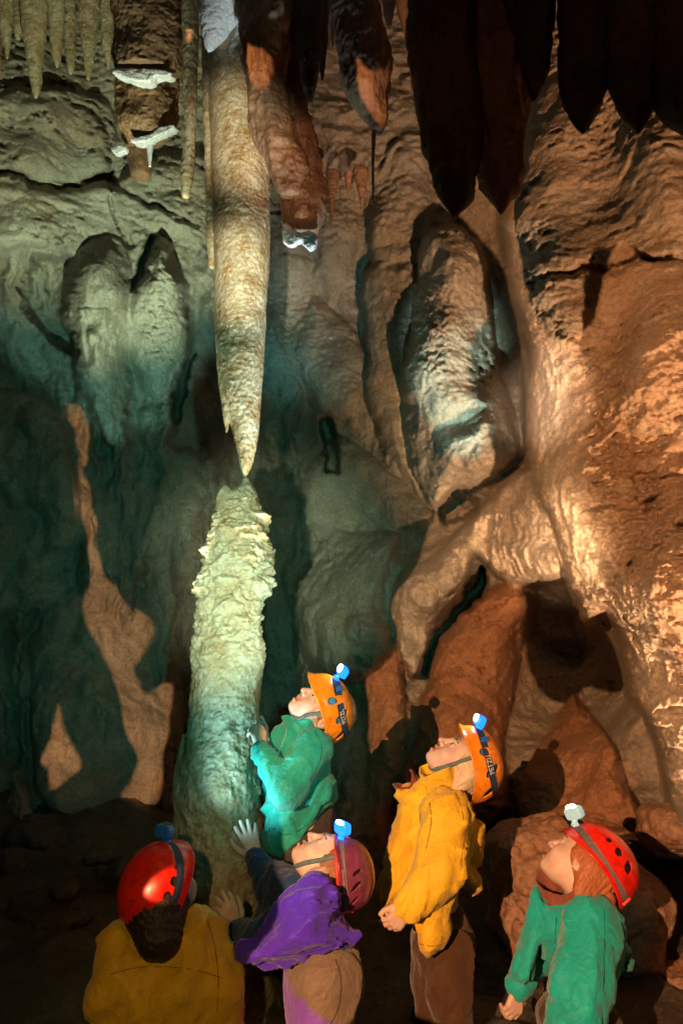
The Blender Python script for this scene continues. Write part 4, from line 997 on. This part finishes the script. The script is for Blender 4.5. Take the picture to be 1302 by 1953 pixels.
helmet(root, M['orange_shell'], P(893, 1458, 2.80), (-.23, -.14, .96), (.965, -.08, .23), lampaim=(-.75, -.2, .6), zf=.062, zb=.058, text=('PETZL', 1.55, .022, -1, 'letters', 0), liner='blue_liner', lampoff=(.034, 0, -.006),
       chin=[L((.020, .082, .045)), L((.025, .072, -.01)), L((.030, .060, -.060)), L((.032, .035, -.090)), L((.032, 0, -.100)), L((.03, -.05, -.08)), L((.02, -.08, .045))])

# ---- child in violet jacket with navy sleeves, plum helmet, both hands on the stalagmite
VM = cloth('violet_jacket', (.085, .03, .74), (.07, .02, .58), .55, gr=(.62, .85)); NV = cloth('navy_fleece', (.012, .045, .16), (.008, .03, .10), .85)
F, U = (-.36, .05, .93), (.93, 0, .37); hc = P(628, 1648, 2.60); hR = frame(F, U)
sh = P(578, 1725, 2.50); el = P(505, 1790, 2.52); wr = P(452, 1775, 2.62)
sh2 = P(560, 1700, 2.62); el2 = P(520, 1690, 2.72); wr2 = P(487, 1634, 2.80)
neck = P(608, 1690, 2.53); chest = P(590, 1745, 2.53); pel = P(615, 1860, 2.52)
hd = (frame((-.55, .2, .80), (.5, -.85, .2)), -1, (.35, .3, .35, .4), .14, .6); hd2 = (frame((-.36, .1, .93), (.15, -.97, .1)), 1, (.18, .12, .15, .22), .17, 1.0)
root, hips, knees, feet = make_person('child in violet jacket and plum helmet below, both palms pressed on the stalagmite', GRP, (hc, hR), neck, chest, pel, [(sh, el, wr), (sh2, el2, wr2)], [hd, hd2], lambda q: hair_long(q, .03), ('auburn', (.28, .11, .05)))
tp = flat_piece([(570,1690),(600,1672),(625,1690),(645,1716),(650,1752),(664,1770),(680,1783),(668,1800),(640,1813),(600,1823),(560,1831),(520,1834),(480,1834),(456,1812),(490,1792),(510,1762),(525,1738),(545,1712)], 2.47, .15, .12)
nv = flat_piece([(515,1640),(560,1652),(600,1672),(612,1700),(580,1790),(500,1822),(458,1805),(455,1785),(485,1745),(505,1690)], 2.70, .12, .09)
s1 = sleeve([sh, el, wr], [.055, .052, .036]); s2 = sleeve([sh2, el2, wr2], [.06, .055, .036])
def fold_c(V, N): return creases(V, .011, 10, (.9, 0, .35), 33, stretch=.2) + creases(V, .007, 18, (.8, 0, .5), 39)
jacket(root, 'sleeves', [nv[0], s1[0], s2[0]], [nv[1], s1[1], s2[1]], [nv[2], s1[2], s2[2]], NV, lambda V, N: creases(V, .007, 14, (.5, 0, .8), 41), k=.02)
jacket(root, 'jacket', [tp[0]], [tp[1]], [tp[2]], VM, fold_c, k=.012, cuts=[lambda p: .09 - np.sqrt(((p - hc) ** 2).sum(1))])
TM = cloth('muddy_purple_trousers', (.24, .10, .62), (.18, .07, .5), .6, mud=(.13, .10, .075))
zk = [zpx(1890, 2.5), zpx(1935, 2.5)]
trousers(root, pel, hips, knees, feet, TM, poly=([(572,1838),(640,1815),(668,1808),(686,1850),(682,1890),(664,1950),(660,2100),(540,2100),(545,1960),(552,1890),(562,1855)], 2.48, .14, .12),
         attr=lambda V: {'mud': np.clip((V[:, 2] - zk[1] + (V[:, 0] + .02) * .5) / (zk[0] - zk[1]) * .5 + .3, 0, 1)}); boots(root, feet, M['boot'])
L = lambda v: np.array(v) @ hR.T + hc
hm, W, surf = helmet(root, M['plum_shell'], P(650, 1668, 2.60), (-.15, -.20, .97), (.97, -.1, .14), lampaim=(-.5, -.55, .65), zf=.02, zb=.012, style='plain', strap='strap_grey', scale=.86, clip='pink_clip', text=('Black Diamond', 1.45, .010, -1, 'letters', 0), lampoff=(.034, .0, .004),
       vents=[(1.25, .62, .06, .10, .8), (1.65, .66, .07, .11, .8), (2.1, .70, .06, .09, .8)],
       chin=[L((.020, .082, .040)), L((.028, .074, -.015)), L((.036, .060, -.060)), L((.036, .035, -.090)), L((.036, 0, -.100)), L((.03, -.05, -.08)), L((.02, -.08, .04))])
tt = np.linspace(-math.pi, math.pi, 40)
mk('trim', *tube_world(list(W(surf(tt, .004 - .024 * ((1 - np.cos(tt)) / 2) ** 2, 1.05))), .0065, 1, 8, nrm=None), M['red_trim'], hm)

# ---- child with red helmet and teal jacket at the right
TMT = cloth('teal_jacket', (.01, .46, .44), (.008, .35, .34), .6, gr=(.62, .85))
F, U = (-.52, .50, .69), (.78, .05, .62); hc = P(1108, 1648, 2.55); hR = frame(F, U)
sh = P(1130, 1765, 2.46); el = P(1112, 1870, 2.38); wr = P(1092, 2010, 2.34)
sh2 = P(1060, 1750, 2.68); el2 = P(1030, 1820, 2.70); wr2 = P(990, 1880, 2.62)
neck = P(1108, 1710, 2.57); chest = P(1100, 1770, 2.57); pel = P(1105, 1960, 2.56)
hd = (frame((-.2, -.1, -1), (-.3, -.95, 0)), -1, (.6, .7, .7, .7), .05, .2); hd2 = (frame((-.4, -.1, -.9), (.4, -.8, 0)), 1, (.7, .7, .8, .8), .05, .3)
root, hips, knees, feet = make_person('child in baggy teal jacket and red helmet at the right, head tipped back', GRP, (hc, hR), neck, chest, pel, [(sh, el, wr), (sh2, el2, wr2)], [hd, hd2], lambda q: hair_long(q, .02), ('copper', (.42, .15, .06)))
tp = flat_piece([(1040,1712),(1085,1716),(1150,1722),(1158,1760),(1172,1776),(1193,1808),(1192,1840),(1165,1858),(1152,1890),(1150,2060),(1050,2060),(1068,1900),(1060,1835),(1036,1832),(1026,1802),(1012,1868),(976,1864),(986,1812),(1002,1760),(1020,1692)], 2.57, .11, .11)
s1 = sleeve([sh, el, wr], [.082, .078, .066]); s2 = sleeve([sh2, el2, wr2], [.055, .045, .036])
bp = flat_piece([(1150,1762),(1172,1776),(1193,1808),(1192,1842),(1162,1858),(1140,1830)], 2.50, .05, .05)
def fold_e(V, N): return creases(V, .012, 11, (.25, 0, 1), 53) + creases(V, .008, 15, (-.5, 0, .8), 59)
jacket(root, 'jacket', [tp[0], s1[0], s2[0], bp[0]], [tp[1], s1[1], s2[1], bp[1]], [tp[2], s1[2], s2[2], bp[2]], TMT, fold_e, k=.012, cuts=[lambda p: .09 - np.sqrt(((p - hc) ** 2).sum(1))])
collar(root, P(1092, 1705, 2.56), (-.25, -.05, 1), .082, .045, cloth('red_brown_neck_warmer', (.28, .09, .05), (.20, .06, .04), .95), 3, 'neck_warmer')
collar(root, P(1098, 1728, 2.56), (-.1, -.05, 1), .095, .03, TMT, 5)
trousers(root, pel, hips, knees, feet, M['dark_cloth']); boots(root, feet, M['boot'])
bz = [P(1150, 1702, 2.50), P(1162, 1725, 2.46), P(1160, 1750, 2.45), P(1152, 1775, 2.44)]
bV, bF = tube_world(bz, [.020, .019, .016, .008], 1, 24); bc = np.arange(len(bV)) // 24
bV = bV + (np.sin(bc * .9 + np.arange(len(bV)) % 24 * .26) * .004)[:, None] * np.array([1, -.5, .3])
mk('braid', bV, bF, hair_mat('braid_copper', (.42, .15, .06)), root)
helmet(root, M['red_shell'], P(1133, 1655, 2.55), (-.62, .02, .76), (.76, -.05, .64), lampaim=(-.55, -.25, .75), zf=.038, zb=-.002, style='plain', strap='strap_grey', clip='red_trim', lampoff=(.036, 0, .012),
       vents=[(1.05, .52, .09, .055, .1), (1.45, .54, .11, .075, .1), (1.92, .57, .13, .09, .1)])

# ---- child in the left foreground, seen from behind
OM = cloth('mustard_jacket', (.70, .42, .02), (.58, .34, .015), .5, gr=(.55, .8))
F, U = (.35, .35, .85), (-.45, -.72, .48); hc = P(312, 1712, 2.48); hR = frame(F, U)
sh = P(393, 1795, 2.50); el = P(423, 1880, 2.45); wr = P(430, 1990, 2.45)
sh2 = P(228, 1805, 2.46); el2 = P(207, 1900, 2.42); wr2 = P(215, 2010, 2.44)
neck = P(305, 1765, 2.52); chest = P(308, 1830, 2.52); pel = P(312, 2010, 2.50)
hd = (frame((0, .1, -1), (1, 0, 0)), 1, (.5, .6, .6, .6), .05, .2); hd2 = (frame((0, .1, -1), (-1, 0, 0)), -1, (.5, .6, .6, .6), .05, .2)
hb1, hb2 = (np.array([0, -.055, -.02])) @ hR, (np.array([.01, -.075, -.085])) @ hR
def hair_a(q): return smin(hair_short(q), cap(q, hb1, hb2, .074, .064), .04)
root, hips, knees, feet = make_person('child in mustard jacket and red helmet in the left foreground, seen from behind', GRP, (hc, hR), neck, chest, pel, [(sh, el, wr), (sh2, el2, wr2)], [hd, hd2], hair_a, ('dark', (.022, .014, .010)))
tp = flat_piece([(262,1775),(300,1785),(345,1760),(362,1735),(384,1729),(400,1738),(420,1788),(433,1825),(444,1880),(446,1960),(432,2030),(200,2030),(186,1960),(182,1900),(185,1848),(196,1796),(228,1760)], 2.48, .13, .15)
s1 = sleeve([sh, el, wr], [.062, .056, .046]); s2 = sleeve([sh2, el2, wr2], [.06, .055, .046])
def fold_a(V, N): return creases(V, .010, 9, (.7, 0, .6), 63) + creases(V, .006, 13, (-.4, 0, .9), 69)
jacket(root, 'jacket', [tp[0], s1[0], s2[0]], [tp[1], s1[1], s2[1]], [tp[2], s1[2], s2[2]], OM, fold_a, k=.02)
collar(root, P(305, 1772, 2.47), (.1, .05, 1), .080, .03, OM, 6)
trousers(root, pel, hips, knees, feet, M['dark_cloth']); boots(root, feet, M['boot'])
helmet(root, M['red_shell'], P(306, 1694, 2.47), F, U, lampaim=(.35, .55, .75), zf=.060, zb=.010, style='plain', strap='strap_navy', clip='red_trim', lit=False, lampoff=(.030, 0, .012))

# ---- seams and zips laid on the jackets
dg = bpy.context.evaluated_depsgraph_get(); dg.update()
M['seam_pale'] = plain('pale_zip_tape', (.25, .5, .42), .6); M['seam_dark'] = plain('dark_stitching', (.03, .03, .03), .8); M['s_y'] = plain('ochre_stitching', (.38, .20, .01), .8); M['s_t'] = plain('teal_stitching', (.005, .22, .20), .8); M['s_v'] = plain('violet_stitching', (.04, .015, .35), .8); M['s_g'] = plain('grey_stitching', (.08, .06, .05), .8)
def seam(person, piece, px, mat, name='seam', r=.0022):
    root = [o for o in bpy.data.objects if o.get('label', '').startswith(person)][0]
    j = [c for c in root.children if c.name.split('.')[0] == piece][0]; ev = j.evaluated_get(dg); inv = ev.matrix_world.inverted(); pts = []
    for q in smooth_poly(px, 6, closed=False):
        d = Vector(P(q[0], q[1], 3.0) - CAM); o0 = inv @ Vector(CAM); d2 = (inv.to_3x3() @ d).normalized()
        ok, loc, nr, _ = ev.ray_cast(o0, d2)
        if ok: pts.append(np.array(ev.matrix_world @ (loc + nr * r * .6)))
    if len(pts) > 3: mk(name, *tube_world(pts[::2], r, 1, 6), M[mat], root)
seam('child in green', 'jacket', [(550,1380),(544,1402),(534,1430),(524,1450)], 'seam_pale', 'zip', r=.0015)
seam('child in green', 'jacket', [(512,1560),(512,1590),(516,1618)], 'seam_pale', 'zip', r=.0015)
seam('child in green', 'jacket', [(518,1580),(545,1592),(575,1580),(605,1556)], 's_t', r=.0015)
seam('child in green', 'jacket', [(600,1395),(612,1420),(610,1450),(598,1475)], 's_t', r=.0015)
seam('child in loose yellow', 'jacket', [(862,1502),(880,1545),(884,1600),(876,1650)], 's_y', r=.0015)
seam('child in loose yellow', 'jacket', [(812,1500),(822,1560),(812,1620)], 's_y', 'zip', r=.0015)
seam('child in loose yellow', 'jacket', [(800,1800),(825,1804),(848,1798)], 's_y', r=.0015)
seam('child in baggy teal', 'jacket', [(1150,1735),(1152,1775),(1150,1830),(1148,1890)], 's_t', r=.0015)
seam('child in baggy teal', 'jacket', [(1062,1735),(1058,1780),(1056,1822)], 's_t', 'zip', r=.0015)
seam('child in violet', 'jacket', [(520,1822),(570,1818),(625,1806),(664,1790)], 's_v', r=.0015)
seam('child in violet', 'trousers', [(640,1830),(650,1870),(645,1920),(630,1953)], 's_g', r=.0015)
seam('child in mustard', 'jacket', [(212,1858),(260,1846),(320,1844),(380,1852),(425,1866)], 's_y', r=.0015)
seam('child in mustard', 'jacket', [(392,1745),(408,1800),(416,1860),(414,1930)], 's_y', r=.0015)
